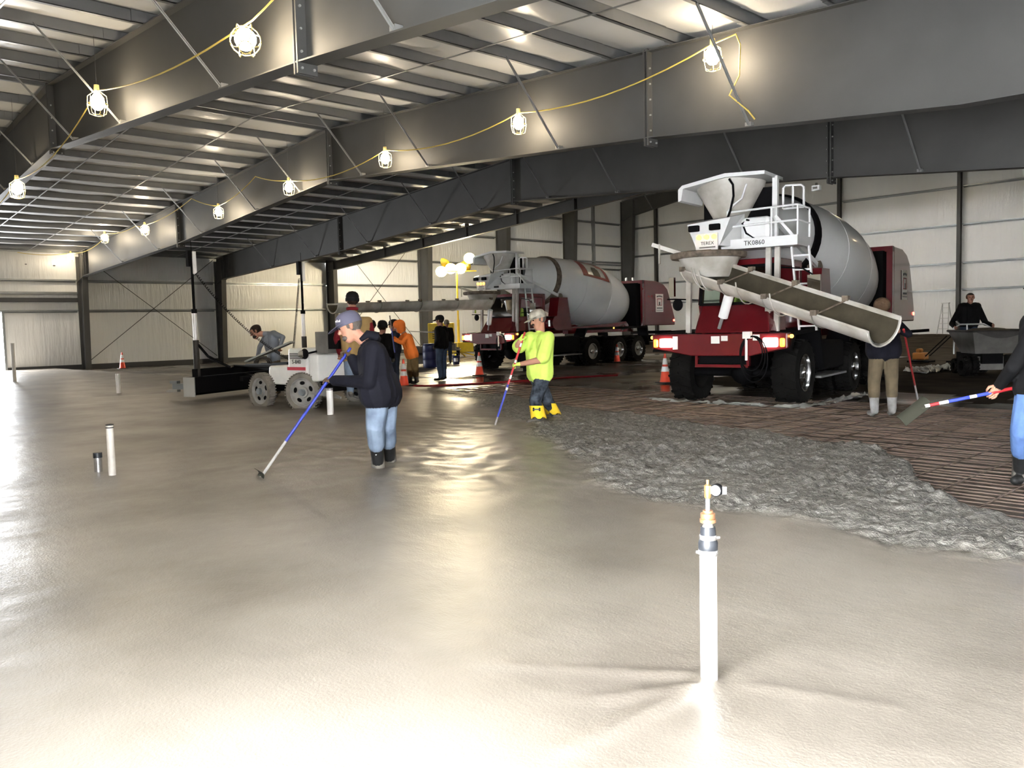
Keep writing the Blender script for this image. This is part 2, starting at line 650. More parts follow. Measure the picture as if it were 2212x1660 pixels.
# rebar mat: too many thin bars to pick apart
rb = MB()
y = 5.6
while y < 14.6:
    x0 = -15.8 + random.uniform(-.3, .3)
    x1 = 3.4
    n = 14
    z = -.075 + random.uniform(-.006, .006)
    rb.tube([(x0 + (x1 - x0) * k / n, y + .012 * noise.noise((k * .7, y * 3, 0)), z + .012 * noise.noise((k * .9, y * 2, 5))) for k in range(n + 1)], .0075, 4)
    y += .15 + random.uniform(-.02, .02)
x = -15.6
while x < 3.3:
    y0, y1, n = 5.7, 14.4, 8
    rb.tube([(x + .015 * noise.noise((k * .8, x * 3, 2)), y0 + (y1 - y0) * k / n, -.058 + .01 * noise.noise((k, x, 3))) for k in range(n + 1)], .0075, 4)
    x += .42 + random.uniform(-.05, .05)
o = rb.build('rebar_mat', 'rebar')
tag(o, 'rusty steel reinforcing mat lying on the ground before the trucks', 'rebar', kind='stuff')


# ---------------- walls: insulation facing pillows between girts, one girt per bay and level
def wall_sheet(name, axis, pos, inward, span, levels, step, ext=0.0, holes=()):
    """pillowed facing; axis 'y' -> plane x=pos, axis 'x' -> plane y=pos"""
    us = axis_steps(span[0], span[1], lambda u: step)
    zs = []
    for a, b in zip(levels[:-1], levels[1:]):
        k = max(2, int((b - a) / .28))
        zs += [a + (b - a) * i / k for i in range(k)]
    zs.append(levels[-1])
    nu = len(us)
    vs = []
    for z in zs:
        for u in us:
            lo = max(l for l in levels if l <= z + 1e-6)
            hi = min([l for l in levels if l > z + 1e-6] + [levels[-1]])
            t = 0 if hi <= lo else (z - lo) / (hi - lo)
            bul = .09 * math.sin(math.pi * t) * (.75 + .5 * noise.noise((u * .5, lo * 3, 1))) + .012 * noise.noise((u * 2.3, z * .4, 6))
            d = pos + inward * bul
            vs.append((d, u, z) if axis == 'y' else (u, d, z))
    fs = []
    for j in range(len(zs) - 1):
        for i in range(nu - 1):
            um, zm = (us[i] + us[i + 1]) / 2, (zs[j] + zs[j + 1]) / 2
            if any(h[0] < um < h[1] and h[2] < zm < h[3] for h in holes):
                continue
            fs.append((j * nu + i, j * nu + i + 1, (j + 1) * nu + i + 1, (j + 1) * nu + i))
    b = MB()
    b.add(vs, fs)
    o = b.build(name, 'facing', None, True)
    o['kind'] = 'structure'
    return o


def girt_mesh(b, a, c, up=(0, 0, 1), d=.20, f=.065, inward=(1, 0, 0)):
    """Z-shaped girt: web flat, lip up and down"""
    a, c, n = Vector(a), Vector(c), Vector(inward)
    upv = Vector(up)
    b.bar(a + n * (d / 2), c + n * (d / 2), d, .014, up=upv)
    b.bar(a + n * d + upv * (f / 2), c + n * d + upv * (f / 2), .014, f, up=upv)
    b.bar(a + n * .012 - upv * (f / 2), c + n * .012 - upv * (f / 2), .014, f, up=upv)


LEVELS_A = [0.0, 2.62, 4.02, 5.42]
LEVELS_B = [0.0, 2.62, 4.05, 5.60, 7.42, 9.12, 11.3]
DOORY0, DOORY1 = 5.3, 8.5
wl = wall_sheet('wall_left', 'y', XL, 1, (FRONT_Y, FR[3]), LEVELS_A, .45, holes=[(DOORY0, DOORY1, -1, 2.56)])
wl['label'] = 'left side wall of the low hall faced with white insulation sheet'
edges = [FRONT_Y] + FR
for k in range(4):
    for z in LEVELS_A[1:3]:
        b = MB()
        girt_mesh(b, (XL + .02, edges[k] + .12, z), (XL + .02, edges[k + 1] - .12, z))
        b.build('girt', 'girt', wl)
# extra rails over the door bay
for z, h, m in ((3.46, .10, 'girt'), (3.14, .20, 'dark')):
    b = MB()
    b.bar((XL + .14, FRONT_Y + .1, z), (XL + .14, FR[1] - .1, z), .2, h, up=(0, 0, 1))
    b.build('door_header', m, wl)
for y in (DOORY0, DOORY1):
    b = MB()
    b.bb(XL - .12, XL + .16, y - .05, y + .05, -.1, 2.62)
    b.build('door_jamb', 'girt', wl)
for y0, y1 in ((FRONT_Y, DOORY0 - .05), (DOORY1 + .05, FR[3])):
    b = MB()
    b.bb(XL, XL + .10, y0, y1, -.14, .11)
    b.build('base_angle', 'dark', wl)
b = MB()
b.bb(XL, XL + .16, FRONT_Y, FR[3], 5.30, 5.46)
b.build('eave_strut', 'girt', wl)
# stain and small tear on the facing
for y, z, sy, sz, m in ((9.55, 4.75, .05, .02, 'dark'), (11.0 - .3, 4.72, .06, .03, 'dark')):
    b = MB()
    b.ball((XL + .09, y, z), 1, 8, 6, (.012, sy, sz))
    b.build('tear', m, wl)

wb = wall_sheet('wall_left_far', 'y', XL, 1, (FR[3], YEND), LEVELS_B, .45)
wb['label'] = 'taller far stretch of the left side wall behind the second truck'
eb = [FR[3]] + FB
for k in range(4):
    for z in LEVELS_B[1:-1]:
        b = MB()
        girt_mesh(b, (XL + .02, eb[k] + .12, z), (XL + .02, eb[k + 1] - .12, z))
        b.build('girt', 'girt', wb)
b = MB()
b.bb(XL, XL + .10, FR[3], YEND, -.2, .12)
b.build('base_angle', 'dark', wb)
# framed opening with transom and mullion in the last bay
b = MB()
b.bar((XL + .12, 48.0, 5.4), (XL + .12, 48.0, 10.9), .22, .20, up=(1, 0, 0))
b.build('mullion', 'girt', wb)
for z in (6.15, 5.95):
    b = MB()
    b.bar((XL + .14, 44.9, z), (XL + .14, 51.1, z), .2, .10, up=(0, 0, 1))
    b.build('transom', 'girt', wb)

LEVELS_E = [-.2, 2.88, 4.42, 6.62, 8.80, 10.9, 12.75]
we = wall_sheet('wall_end', 'x', YEND, -1, (XL, XR), LEVELS_E, .5)
we['label'] = 'far end wall of white insulation sheet with rows of girts'
WX = [-39.55, -32.3, -25.0, -17.85, -10.6, -3.4]
ex = [XL + .3] + WX + [XR]
for k in range(len(ex) - 1):
    for z in LEVELS_E[1:-1]:
        b = MB()
        girt_mesh(b, (ex[k] + .1, YEND - .02, z), (ex[k + 1] - .1, YEND - .02, z), inward=(0, -1, 0))
        b.build('girt', 'girt', we)
for x in WX:
    b = MB()
    b.bb(x - .10, x + .10, YEND - .26, YEND - .245, -.2, zroofB(x))
    b.bb(x - .10, x + .10, YEND - .515, YEND - .50, -.2, zroofB(x))
    b.bb(x - .008, x + .008, YEND - .50, YEND - .26, -.2, zroofB(x))
    b.build('wind_column', 'steel', we)

wr = wall_sheet('wall_right', 'y', XR, -1, (FRONT_Y, FR[3]), LEVELS_A, .8)
wr2 = wall_sheet('wall_right_far', 'y', XR, -1, (FR[3], YEND), LEVELS_B, .8)
wf = wall_sheet('wall_front', 'x', FRONT_Y, 1, (XL, XR), [0, 1.6, DOOR_H, 5.0, 6.95], .4, holes=[(DOOR_X0, DOOR_X1, -1, DOOR_H)])
b = MB()
for x in (DOOR_X0, DOOR_X1):
    b.bb(x - .08, x + .08, FRONT_Y - .15, FRONT_Y + .15, 0, DOOR_H)
b.bb(DOOR_X0, DOOR_X1, FRONT_Y - .15, FRONT_Y + .15, DOOR_H, DOOR_H + .15)
b.build('door_frame', 'girt', wf)
# gable infill between the low roof and the tall roof
b = MB()
b.add([(XL, FR[3] + .35, 5.5), (XRIDGE, FR[3] + .35, 6.95), (XR, FR[3] + .35, 5.5), (XR, FR[3] + .35, zroofB(XR)), (XRIDGE, FR[3] + .35, zroofB(XRIDGE)), (XL, FR[3] + .35, zroofB(XL))], [(0, 1, 4, 5), (1, 2, 3, 4)])
o = b.build('wall_gable', 'facing')
o['kind'] = 'structure'
b = MB()
for s, (xa, xb_) in enumerate(((XL, XRIDGE), (XRIDGE, XR))):
    b.add([(xa, FR[3], zroofB(xa) + .2), (xb_, FR[3], zroofB(xb_) + .2), (xb_, YEND + .1, zroofB(xb_) + .2), (xa, YEND + .1, zroofB(xa) + .2)], [(0, 1, 2, 3)])
o = b.build('ceiling_far', 'roof_facing')
o['kind'] = 'structure'

# rod X-bracing on the left wall
for y0, y1, z1 in ((FR[1], FR[2], 5.2), (FR[3], FB[0], 7.2)):
    for a, c in (((y0 + .2, .25), (y1 - .2, z1)), ((y0 + .2, z1), (y1 - .2, .25))):
        b = MB()
        b.cyl((XL + .30, a[0], a[1]), (XL + .30, c[0], c[1]), .016, n=6)
        b.build('brace_rod', 'steel', wl if y0 < 20 else wb)


# ---------------- ceiling of the low hall: sagging insulation over purlins
def make_ceiling():
    us = []
    offs = [.22 + 1.36 * k for k in range(17)]
    b = MB()
    ys = axis_steps(FRONT_Y, FR[3] + .35, lambda y: .47)
    for side in (-1, 1):
        xs = [XRIDGE]
        for k in range(len(offs)):
            lo = 0 if k == 0 else offs[k - 1]
            for t in (.25, .5, .75, 1.0):
                xs.append(XRIDGE + side * (lo + (offs[k] - lo) * t))
        xs.append(XL if side < 0 else XR)
        vs = []
        for y in ys:
            for x in xs:
                o_ = abs(x - XRIDGE)
                k = max([q for q in offs if q <= o_ + 1e-6] + [0.0])
                t = ((o_ - k) / 1.36) % 1.0
                # facing is pinched at joints every 1.9 m and sags between purlins
                j = abs(((y + 40) / 1.83) % 1 - .5) * 2
                sag = .10 * math.sin(math.pi * t) * (.55 + .45 * (1 - j ** 6)) + .02 * noise.noise((x * 1.1, y * .8, 2)) * math.sin(math.pi * t)
                vs.append((x, y, ztop(x) + .205 - sag))
        n = len(xs)
        b.add(vs, [(j * n + i, j * n + i + 1, (j + 1) * n + i + 1, (j + 1) * n + i) for j in range(len(ys) - 1) for i in range(n - 1)])
    c = b.build('ceiling', 'roof_facing', None, True)
    c['kind'] = 'structure'
    c['label'] = 'sloping roof underside of white insulation on steel purlins'
    ends = [FRONT_Y + .1] + FR
    for k in range(4):
        y0, y1 = ends[k], ends[k + 1]
        b = MB()
        L = y1 - y0
        b.bb(-.007, .007, -L / 2 - .3, L / 2 + .3, 0, .2)            # web
        b.bb(-.007, .065, -L / 2 - .3, L / 2 + .3, 0, .012)          # bottom lip
        b.bb(-.065, .007, -L / 2 - .3, L / 2 + .3, .188, .2)
        src = None
        for side in (-1, 1):
            for of in offs:
                x = XRIDGE + side * of
                p = (x + .018 * (k % 2), (y0 + y1) / 2, ztop(x) + .002 + .003 * (k % 2))
                if src is None:
                    src = b.build('purlin', 'purlin', c)
                    src.location = p
                else:
                    shared('purlin', src, p, c, rot=(0, 0, 0 if side < 0 else math.pi))
        # bridging straps under the purlins, at the third points of the bay
        for fy in (.34, .67):
            y = y0 + (y1 - y0) * fy
            b = MB()
            for x0, x1 in ((XL + .5, XRIDGE), (XRIDGE, XR - .4)):
                b.bar((x0, y, ztop(x0) - .012), (x1, y, ztop(x1) - .012), .035, .012, up=(0, 0, 1))
            b.build('bridging_strap', 'strap', c)
    # bolt dots on the purlin laps of the near bay
    return c


ceiling = make_ceiling()


# ---------------- rigid frames
BOT = [(-42.2, 3.95), (-41.3, 4.20), (-30, 4.66), (-19.5, 5.38), (-9, 4.60), (-4, 4.12), (2.3, 3.95), (3.2, 3.95)]
BRX = [1.58, 4.30, 8.38, 12.46, 16.54]
SPL = [-30.0, -19.5, -9.0]


def ibeam(b, xs, y, top, bot, fw=.25, tf=.018, tw=.010):
    for x0, x1 in zip(xs[:-1], xs[1:]):
        t0, t1, z0, z1 = top(x0), top(x1), bot(x0), bot(x1)
        b.prism([(x0, y - tw / 2, z0), (x1, y - tw / 2, z1), (x1, y - tw / 2, t1), (x0, y - tw / 2, t0)], (0, tw, 0))
        b.prism([(x0, y - fw / 2, t0 - tf), (x1, y - fw / 2, t1 - tf), (x1, y - fw / 2, t1), (x0, y - fw / 2, t0)], (0, fw, 0))
        b.prism([(x0, y - fw / 2, z0), (x1, y - fw / 2, z1), (x1, y - fw / 2, z1 + tf), (x0, y - fw / 2, z0 + tf)], (0, fw, 0))


def column(b, y, side, ztopc, w0, w1, zb=-.15, fw=.25):
    """tapered frame column on the left (side 1) or right (side -1) wall"""
    xo = XL + .22 if side > 0 else XR - .22
    b.prism([(xo, y - .006, zb), (xo + side * w0, y - .006, zb), (xo + side * w1, y - .006, ztopc), (xo, y - .006, ztopc)], (0, .012, 0))
    for w_b, w_t, s in ((0, 0, 1), (w0, w1, 1)):
        b.prism([(xo + side * w_b, y - fw / 2, zb), (xo + side * (w_b + .02), y - fw / 2, zb), (xo + side * (w_t + .02), y - fw / 2, ztopc), (xo + side * w_t, y - fw / 2, ztopc)], (0, fw, 0))


FRAME_LABEL = ['grey steel roof frame nearest the camera, carrying the largest lit bulb',
               'grey steel roof frame with the long string of eight lit bulbs',
               'dark grey steel roof frame third from the camera, carrying no bulbs']
for i, y in enumerate(FR[:3]):
    f = empty('steel_frame', (XRIDGE, y, 0))
    tag(f, FRAME_LABEL[i], 'steel frame', 'roof frames of the low hall')
    inv = Matrix.Translation(-Vector((XRIDGE, y, 0)))
    for nm, xs in (('rafter', [XL + .3, -41.3, -30, XRIDGE]), ('rafter', [XRIDGE, -9, -4, 2.3, 3.2])):
        b = MB()
        ibeam(b, xs, y, ztop, lambda x: interp(BOT, x))
        b.build(nm, 'steel', f, inv=inv)
    for s in (1, -1):
        b = MB()
        column(b, y, s, 5.15, .62, .92)
        b.build('column', 'steel', f, inv=inv)
    # bolted splice plates and stiffeners
    for x in SPL:
        b = MB()
        zb_, zt = interp(BOT, x), ztop(x)
        b.bb(x - .05, x - .022, y - .13, y + .13, zb_ - (.13 if x != XRIDGE else .10), zt + .02)
        b.bb(x + .022, x + .05, y - .13, y + .13, zb_ - (.13 if x != XRIDGE else .10), zt + .02)
        sp = b.build('splice_plate', 'steel', f, inv=inv)
        b = MB()
        for zz in [zb_ - .07] + [zb_ + .12 + .26 * q for q in range(int((zt - zb_ - .1) / .26))]:
            for yy in (-.08, .08):
                b.cyl((x + .05, y + yy, zz), (x + .075, y + yy, zz), .016, n=6)
                b.cyl((x - .05, y + yy, zz), (x - .075, y + yy, zz), .016, n=6)
        o = b.build('bolts', 'bolt', sp, inv=inv)
        o['kind'] = 'stuff'
    for x in (-41.2, -40.9 + 0, 1.9):
        b = MB()
        b.bb(x - .008, x + .008, y - .12, y + .12, interp(BOT, x), ztop(x))
        b.build('stiffener', 'steel', f, inv=inv)
    # flange braces down from the purlins on both sides
    for s in (-1, 1):
        for of in BRX:
            x = XRIDGE + s * of
            if x > 2.5:
                continue
            for sy in (-1, 1):
                b = MB()
                zb_ = interp(BOT, x) + .03
                b.bar((x, y + sy * .10, zb_), (x, y + sy * (ztop(x) - zb_ + .0), ztop(x) + .05), .035, .008, up=(1, 0, 0))
                b.bar((x + .02, y + sy * .10, zb_), (x + .02, y + sy * (ztop(x) - zb_ + .0), ztop(x) + .05), .008, .035, up=(1, 0, 0))
                b.bb(x - .05, x + .05, y + sy * .02, y + sy * .12, zb_ - .01, zb_ + .05)
                b.build('flange_brace', 'strap', f, inv=inv)

# end frame of the low hall: shallow rafter on posts
f = empty('end_frame', (XRIDGE, FR[3], 0))
tag(f, 'slim grey end rafter where the low roof meets the tall hall', 'steel frame')
inv = Matrix.Translation(-Vector((XRIDGE, FR[3], 0)))
for xs in ([XL + .3, -31, XRIDGE], [XRIDGE, -9, XR - .3]):
    b = MB()
    ibeam(b, xs, FR[3], lambda x: ztop(x) - .02, lambda x: ztop(x) - .50, fw=.2)
    b.build('rafter', 'steel', f, inv=inv)
for s in (1, -1):
    b = MB()
    column(b, FR[3], s, 5.5, .75, .80)
    b.build('column', 'steel', f, inv=inv)
for x in (-36.5, -33.2, -29.8, -26.4, -23.0, -16, -12.5, -9, -5.5, -2):
    b = MB()
    b.bb(x - .05, x + .05, FR[3] - .09, FR[3] + .09, ztop(x) - .49, ztop(x) + .14)
    b.build('purlin_clip', 'steel', f, inv=inv)

BB = [(-42.4, 9.3), (-41.6, 9.65), (-35.5, 10.55), (-30, 10.8), (-19.5, 11.4), (-9, 10.8), (2.6, 9.6), (3.4, 9.4)]
for i, y in enumerate(FB):
    f = empty('tall_frame', (XRIDGE, y, 0))
    tag(f, ['tall grey frame column lit by the flood lamps, next to the braced bay', 'tall dark frame column above the front of the second truck',
            'tall dark frame column above the drum of the second truck', 'tall dark corner frame column at the far end wall'][i], 'steel frame', 'frames of the tall hall')
    inv = Matrix.Translation(-Vector((XRIDGE, y, 0)))
    for xs in ([XL + .3, -41.6, -35.5, XRIDGE], [XRIDGE, -9, 2.6, XR - .2]):
        b = MB()
        ibeam(b, xs, y, lambda x: zroofB(x) - .05, lambda x: interp(BB, x), fw=.3)
        b.build('rafter', 'steel', f, inv=inv)
    for s in (1, -1):
        b = MB()
        column(b, y, s, 10.9, .78, 1.25, fw=.35)
        b.build('column', 'steel', f, inv=inv)
    for x in (-39.3, -36.6):
        b = MB()
        b.bar((x, y - .12, interp(BB, x) + .05), (x, y - 1.2, zroofB(x)), .05, .05)
        b.build('flange_brace', 'strap', f, inv=inv)


# ================================================================== string lights
def sag_path(a, b, sag, n=10):
    a, b = Vector(a), Vector(b)
    return [a.lerp(b, k / n) - Vector((0, 0, sag * 4 * (k / n) * (1 - k / n))) for k in range(n + 1)]


def make_lamp(p, label, tilt=None, big=1.0, wire_top=None):
    """caged bulb hanging socket-up at p (middle of the bulb)"""
    p = Vector(p)
    o = empty('string_lamp', p)
    tag(o, label, 'lamp', 'bulbs of the temporary string lights')
    rot = Matrix() if tilt is None else tilt
    s = big
    b = MB()
    b.lathe([(.001, .20 * s), (.030 * s, .195 * s), (.034 * s, .12 * s), (.030 * s, .075 * s), (.001, .07 * s)], 12, rot)
    b.build('socket', 'cage', o, True)
    b = MB()
    prof = [(.001, -.115), (.045, -.10), (.075, -.06), (.085, -.01), (.075, .035), (.045, .072), (.03, .09)]
    b.lathe([(r * s, z * s) for r, z in prof], 14, rot)
    b.build('bulb', 'bulb', o, True)
    b = MB()
    for k in range(6):
        t = math.pi * k / 3
        c, sn = math.cos(t), math.sin(t)
        b.tube([rot @ Vector((r * c * s, r * sn * s, z * s)) for r, z in ((.034, .12), (.11, .06), (.118, -.06), (.095, -.16), (.05, -.175))], .0045 * s, 5)
    for r, z in ((.118, -.04), (.05, -.175)):
        b.tube([rot @ Vector((r * s * math.cos(t), r * s * math.sin(t), z * s)) for t in [2 * math.pi * q / 16 for q in range(16)]], .005 * s, 5, closed=True)
    b.build('guard', 'cage', o, True)
    if wire_top is not None:
        b = MB()
        b.cyl(rot @ Vector((0, 0, .19 * s)), Vector((0, 0, wire_top - p.z)), .004, n=5)
        b.build('hanger_wire', 'wire', o)
    return o


FY1, FY2 = FR[0] - .5, FR[1] - .5
L1 = [(-9.5, 4.92), (-15.05, 5.37), (-20.79, 4.73)]
L2 = [(-7.41, 5.51), (-11.77, 5.35), (-16.29, 5.41), (-20.94, 5.38), (-25.54, 5.25), (-31.77, 5.33), (-36.4, 5.45), (-41.3, 5.05)]
lab1 = ['largest lit bulb, tilted in its open guard near the nearest splice', 'lit bulb beside the ridge joint of the nearest roof frame', 'lit bulb low at the left edge under the nearest roof frame']
lab2 = ['lit bulb at the loose right end of the long string, under the bright roof', 'second lit bulb from the right end of the long string',
        'third lit bulb from the right end of the long string', 'lit bulb just left of the ridge joint on the long string',
        'fifth lit bulb from the right end of the long string', 'sixth lit bulb from the right, in front of the second frame',
        'lit bulb hanging from the cross strap near the left wall', 'lowest lit bulb by the top of the left wall column']
tl = Matrix.Rotation(R(-52), 4, Vector((.45, .89, 0)))
for i, (x, z) in enumerate(L1):
    make_lamp((x, FY1, z), lab1[i], tl if i == 0 else None, 1.5 if i == 0 else 1.35, None if i == 0 else ztop(x))
for i, (x, z) in enumerate(L2):
    make_lamp((x, FY2 - (0 if i < 5 else .1), z), lab2[i], None, 1.28, ztop(x))

b = MB()
P1 = [(x, FY1, z + .17) for x, z in L1]
path = sag_path((-6.4, FY1, ztop(-6.4) - .05), (-9.3, FY1, 5.08), .10)
for a, c, s in zip(P1[:-1], P1[1:], (.16, .30)):
    path += sag_path(a, c, s)[1:]
path += sag_path(P1[-1], (-26.5, FY1, 5.0), .4)[1:]
b.tube(path, .012, 6)
o = b.build('yellow_cord', 'cord', None, True)
tag(o, 'yellow cord of the three nearest bulbs', 'cord', 'yellow cords of the string lights')
b = MB()
P2 = [(x, FY2, z + .17) for x, z in L2]
end = [Vector((-7.0, FY2, 5.72)), Vector((-6.93, FY2, 5.55)), Vector((-6.95, FY2, 5.1)), Vector((-7.12, FY2, 4.85)), Vector((-6.95, FY2 + .25, 4.62)), Vector((-6.9, FY2 + .35, 4.5))]
path = [Vector(p) for p in reversed(end)] + [Vector(P2[0])]
hooks = {3: (-22.9, 5.95), 4: (-27.6, 5.95), 5: (-33.0, 5.75), 6: (-38.0, 6.0)}
for i in range(len(P2) - 1):
    a, c = P2[i], P2[i + 1]
    if i in hooks:
        hx, hz = hooks[i]
        hz = min(hz, ztop(hx) - .3)
        path += sag_path(a, (hx, FY2, hz), .05)[1:] + sag_path((hx, FY2, hz), c, .10)[1:]
    else:
        path += sag_path(a, c, .22)[1:]
path += sag_path(P2[-1], (-42.3, FY2 - 2.0, 5.25), .1)[1:]
b.tube(path, .013, 6)
o = b.build('yellow_cord', 'cord', None, True)
tag(o, 'long yellow cord strung along the second roof frame', 'cord', 'yellow cords of the string lights')

# ================================================================== light tower
TB = ground(992, 772, -.1)
TB.z = -.1
tw = empty('light_tower', TB)
tag(tw, 'lit flood light tower on a yellow mast behind the second truck chute', 'light tower')
b = MB()
b.cyl((0, 0, .3), (0, 0, 1.9), .07, n=10)
b.cyl((0, 0, 1.9), (0, 0, 4.35), .045, n=10)
b.build('mast', 'yellow', tw, True)
b = MB()
b.bb(-.55, .55, -.5, .5, .28, .75)
for a in range(4):
    t = a * math.pi / 2 + .6
    b.bar((0, 0, .3), (1.1 * math.cos(t), 1.1 * math.sin(t), .02), .08, .06)
b.build('base', 'yellow', tw)
tocam = (CAMP - TB)
tocam.z = 0
tocam.normalize()
side = Vector((tocam.y, -tocam.x, 0))          # photo-left seen from the camera
b = MB()
b.bar(side * 1.0 + Vector((0, 0, 4.35)), side * -1.0 + Vector((0, 0, 4.35)), .06, .06)
b.build('crossbar', 'yellow', tw)
tilt_dir = (tocam * .9 + Vector((0, 0, -.42))).normalized()
aim = [tilt_dir] * 4 + [(Vector((-.9, -.25, -.25))).normalized(), (Vector((-.8, .45, -.2))).normalized()]
for i, (sx, sz) in enumerate(((.78, 4.36), (.30, 4.50), (-.20, 4.50), (-.66, 5.0), (.60, 4.78), (-.45, 4.62))):
    c = side * sx + Vector((0, 0, sz)) - (tocam * .3 if i > 3 else Vector())
    tilt_dir = aim[i]
    b = MB()
    b.lathe([(.10, -.22), (.16, -.16), (.29, 0), (.30, .03), (.285, .03)], 16, Matrix.Translation(c) @ tilt_dir.to_track_quat('Z', 'Y').to_matrix().to_4x4())
    h = b.build('lamp_head', 'yellow', tw, True)
    b = MB()
    b.lathe([(.275, .0), (.14, .012), (.001, .016)], 16, Matrix.Translation(c + tilt_dir * .036) @ tilt_dir.to_track_quat('Z', 'Y').to_matrix().to_4x4())
    b.build('lens', 'flood' if i < 4 else 'flood_side', h, True)

# ================================================================== mixer trucks
def tire_mesh(b, r, w, rim_r, lugs=0):
    """axis along local x, centred"""
    mt = Matrix.Rotation(R(90), 4, 'Y')
    h = w / 2
    b.lathe([(rim_r, -h * .85), (r * .82, -h), (r * .96, -h * .92), (r, -h * .7), (r, h * .7), (r * .96, h * .92), (r * .82, h), (rim_r, h * .85), (rim_r, -h * .85)], 32, mt, caps=False)
    for k in range(lugs):
        t = 2 * math.pi * k / lugs
        for s in (-1, 1):
            t2 = t + (math.pi / lugs if s > 0 else 0)
            p = lambda x, rr, a: Vector((x, rr * math.cos(a), rr * math.sin(a)))
            b.bar(p(s * h * .06, r + .006, t2), p(s * h * .95, r - .004, t2 + .11), .045, .03, up=p(0, 1, t2))


def rim_mesh(b, r, depth, s, holes=10):
    """dished disc wheel facing local +x (s=1) or -x"""
    mt = Matrix.Rotation(R(90 * s), 4, 'Y')
    b.lathe([(r, -.02), (r, .03), (r * .93, .03), (r * .88, -depth), (r * .55, -depth), (r * .5, -depth + .05), (r * .32, -depth + .06), (r * .30, .01), (r * .16, .03), (.001, .03)], 28, mt)
    for k in range(holes):
        t = 2 * math.pi * k / holes
        b.cyl((s * (-depth + .04), r * .43 * math.cos(t), r * .43 * math.sin(t)), (s * (-depth + .10), r * .43 * math.cos(t), r * .43 * math.sin(t)), r * .05, n=6)


def drum_ax(L):
    return Vector((0, L, 3.22 - .19 * (L - 1.8)))


DAX = Vector((0, 1, -.19)).normalized()
DPROF = [(.35, .52), (.9, .66), (1.35, .77), (1.8, .88), (2.4, 1.00), (3.2, 1.13), (4.0, 1.21), (4.7, 1.23), (5.3, 1.20), (5.9, 1.10), (6.35, .94), (6.7, .70), (6.9, .42), (6.95, .001)]


def drum_r(L):
    return interp(DPROF, L)


def drum_pt(L, phi, off=0.0):
    """phi measured from the +x side upwards, about the drum axis"""
    u = Vector((1, 0, 0))
    v = DAX.cross(u) * -1
    v = v if v.z > 0 else -v
    return drum_ax(L) + (u * math.cos(phi) + v * math.sin(phi)) * (drum_r(L) + off)


def chute_sections(truck, start, end, n, r0, r1, label_inside=True, tilt=0.0):
    """open half-round chute in n sections from start to end (world), parts of truck"""
    inv = truck.matrix_world.inverted()
    a, c = Vector(start), Vector(end)
    d = (c - a).normalized()
    up = Vector((0, 0, 1))
    side = d.cross(up).normalized()
    nv = side.cross(d).normalized()
    rq = Matrix.Rotation(tilt, 3, d)
    side, nv = rq @ side, rq @ nv
    N = 14
    for k in range(n):
        t0, t1 = k / n, (k + 1) / n
        p0, p1 = a.lerp(c, t0), a.lerp(c, t1)
        ra = r0 + (r1 - r0) * t0
        rbb = r0 + (r1 - r0) * t1

        def strip(b, off, a0=-.06, a1=math.pi + .06, M_=4):
            vs, fs = [], []
            for q in range(M_ + 1):
                p = p0.lerp(p1, q / M_)
                rr = ra + (rbb - ra) * q / M_ + off
                for j in range(N + 1):
                    an = a0 + (a1 - a0) * j / N
                    vs.append(p + side * (rr * math.cos(an)) - nv * (rr * math.sin(an)))
            for q in range(M_):
                for j in range(N):
                    i0 = q * (N + 1) + j
                    fs.append((i0, i0 + 1, i0 + N + 2, i0 + N + 1))
            b.add(vs, fs)
        b = MB()
        strip(b, 0)
        strip(b, -.02)
        for q in (p0, p1):                       # rolled end flange
            rr = (ra if q is p0 else rbb)
            b.tube([q + side * ((rr + .008) * math.cos(t)) - nv * ((rr + .008) * math.sin(t)) for t in [math.pi * j / 12 for j in range(13)]], .014, 6)
        for s in (-1, 1):                         # top edge pipes
            b.tube([p0 + side * (s * ra), p1 + side * (s * rbb)], .022, 6)
        cs = b.build('chute', 'dirty_white', truck, True, inv)
        b = MB()
        strip(b, -.032, .12, math.pi - .12)
        b.build('concrete_coating', 'chute_in', cs, True, inv)
        b = MB()
        q = p0.lerp(p1, .06)
        b.bar(q + side * ra, q - side * ra, .02, .02)
        b.box(q + side * ra + nv * .03, (.09, .09, .08))
        b.box(q - side * ra + nv * .03, (.09, .09, .08))
        b.build('hinge_bracket', 'rust', cs, False, inv)
    # concrete standing in the trough mouth
    return side, nv, d


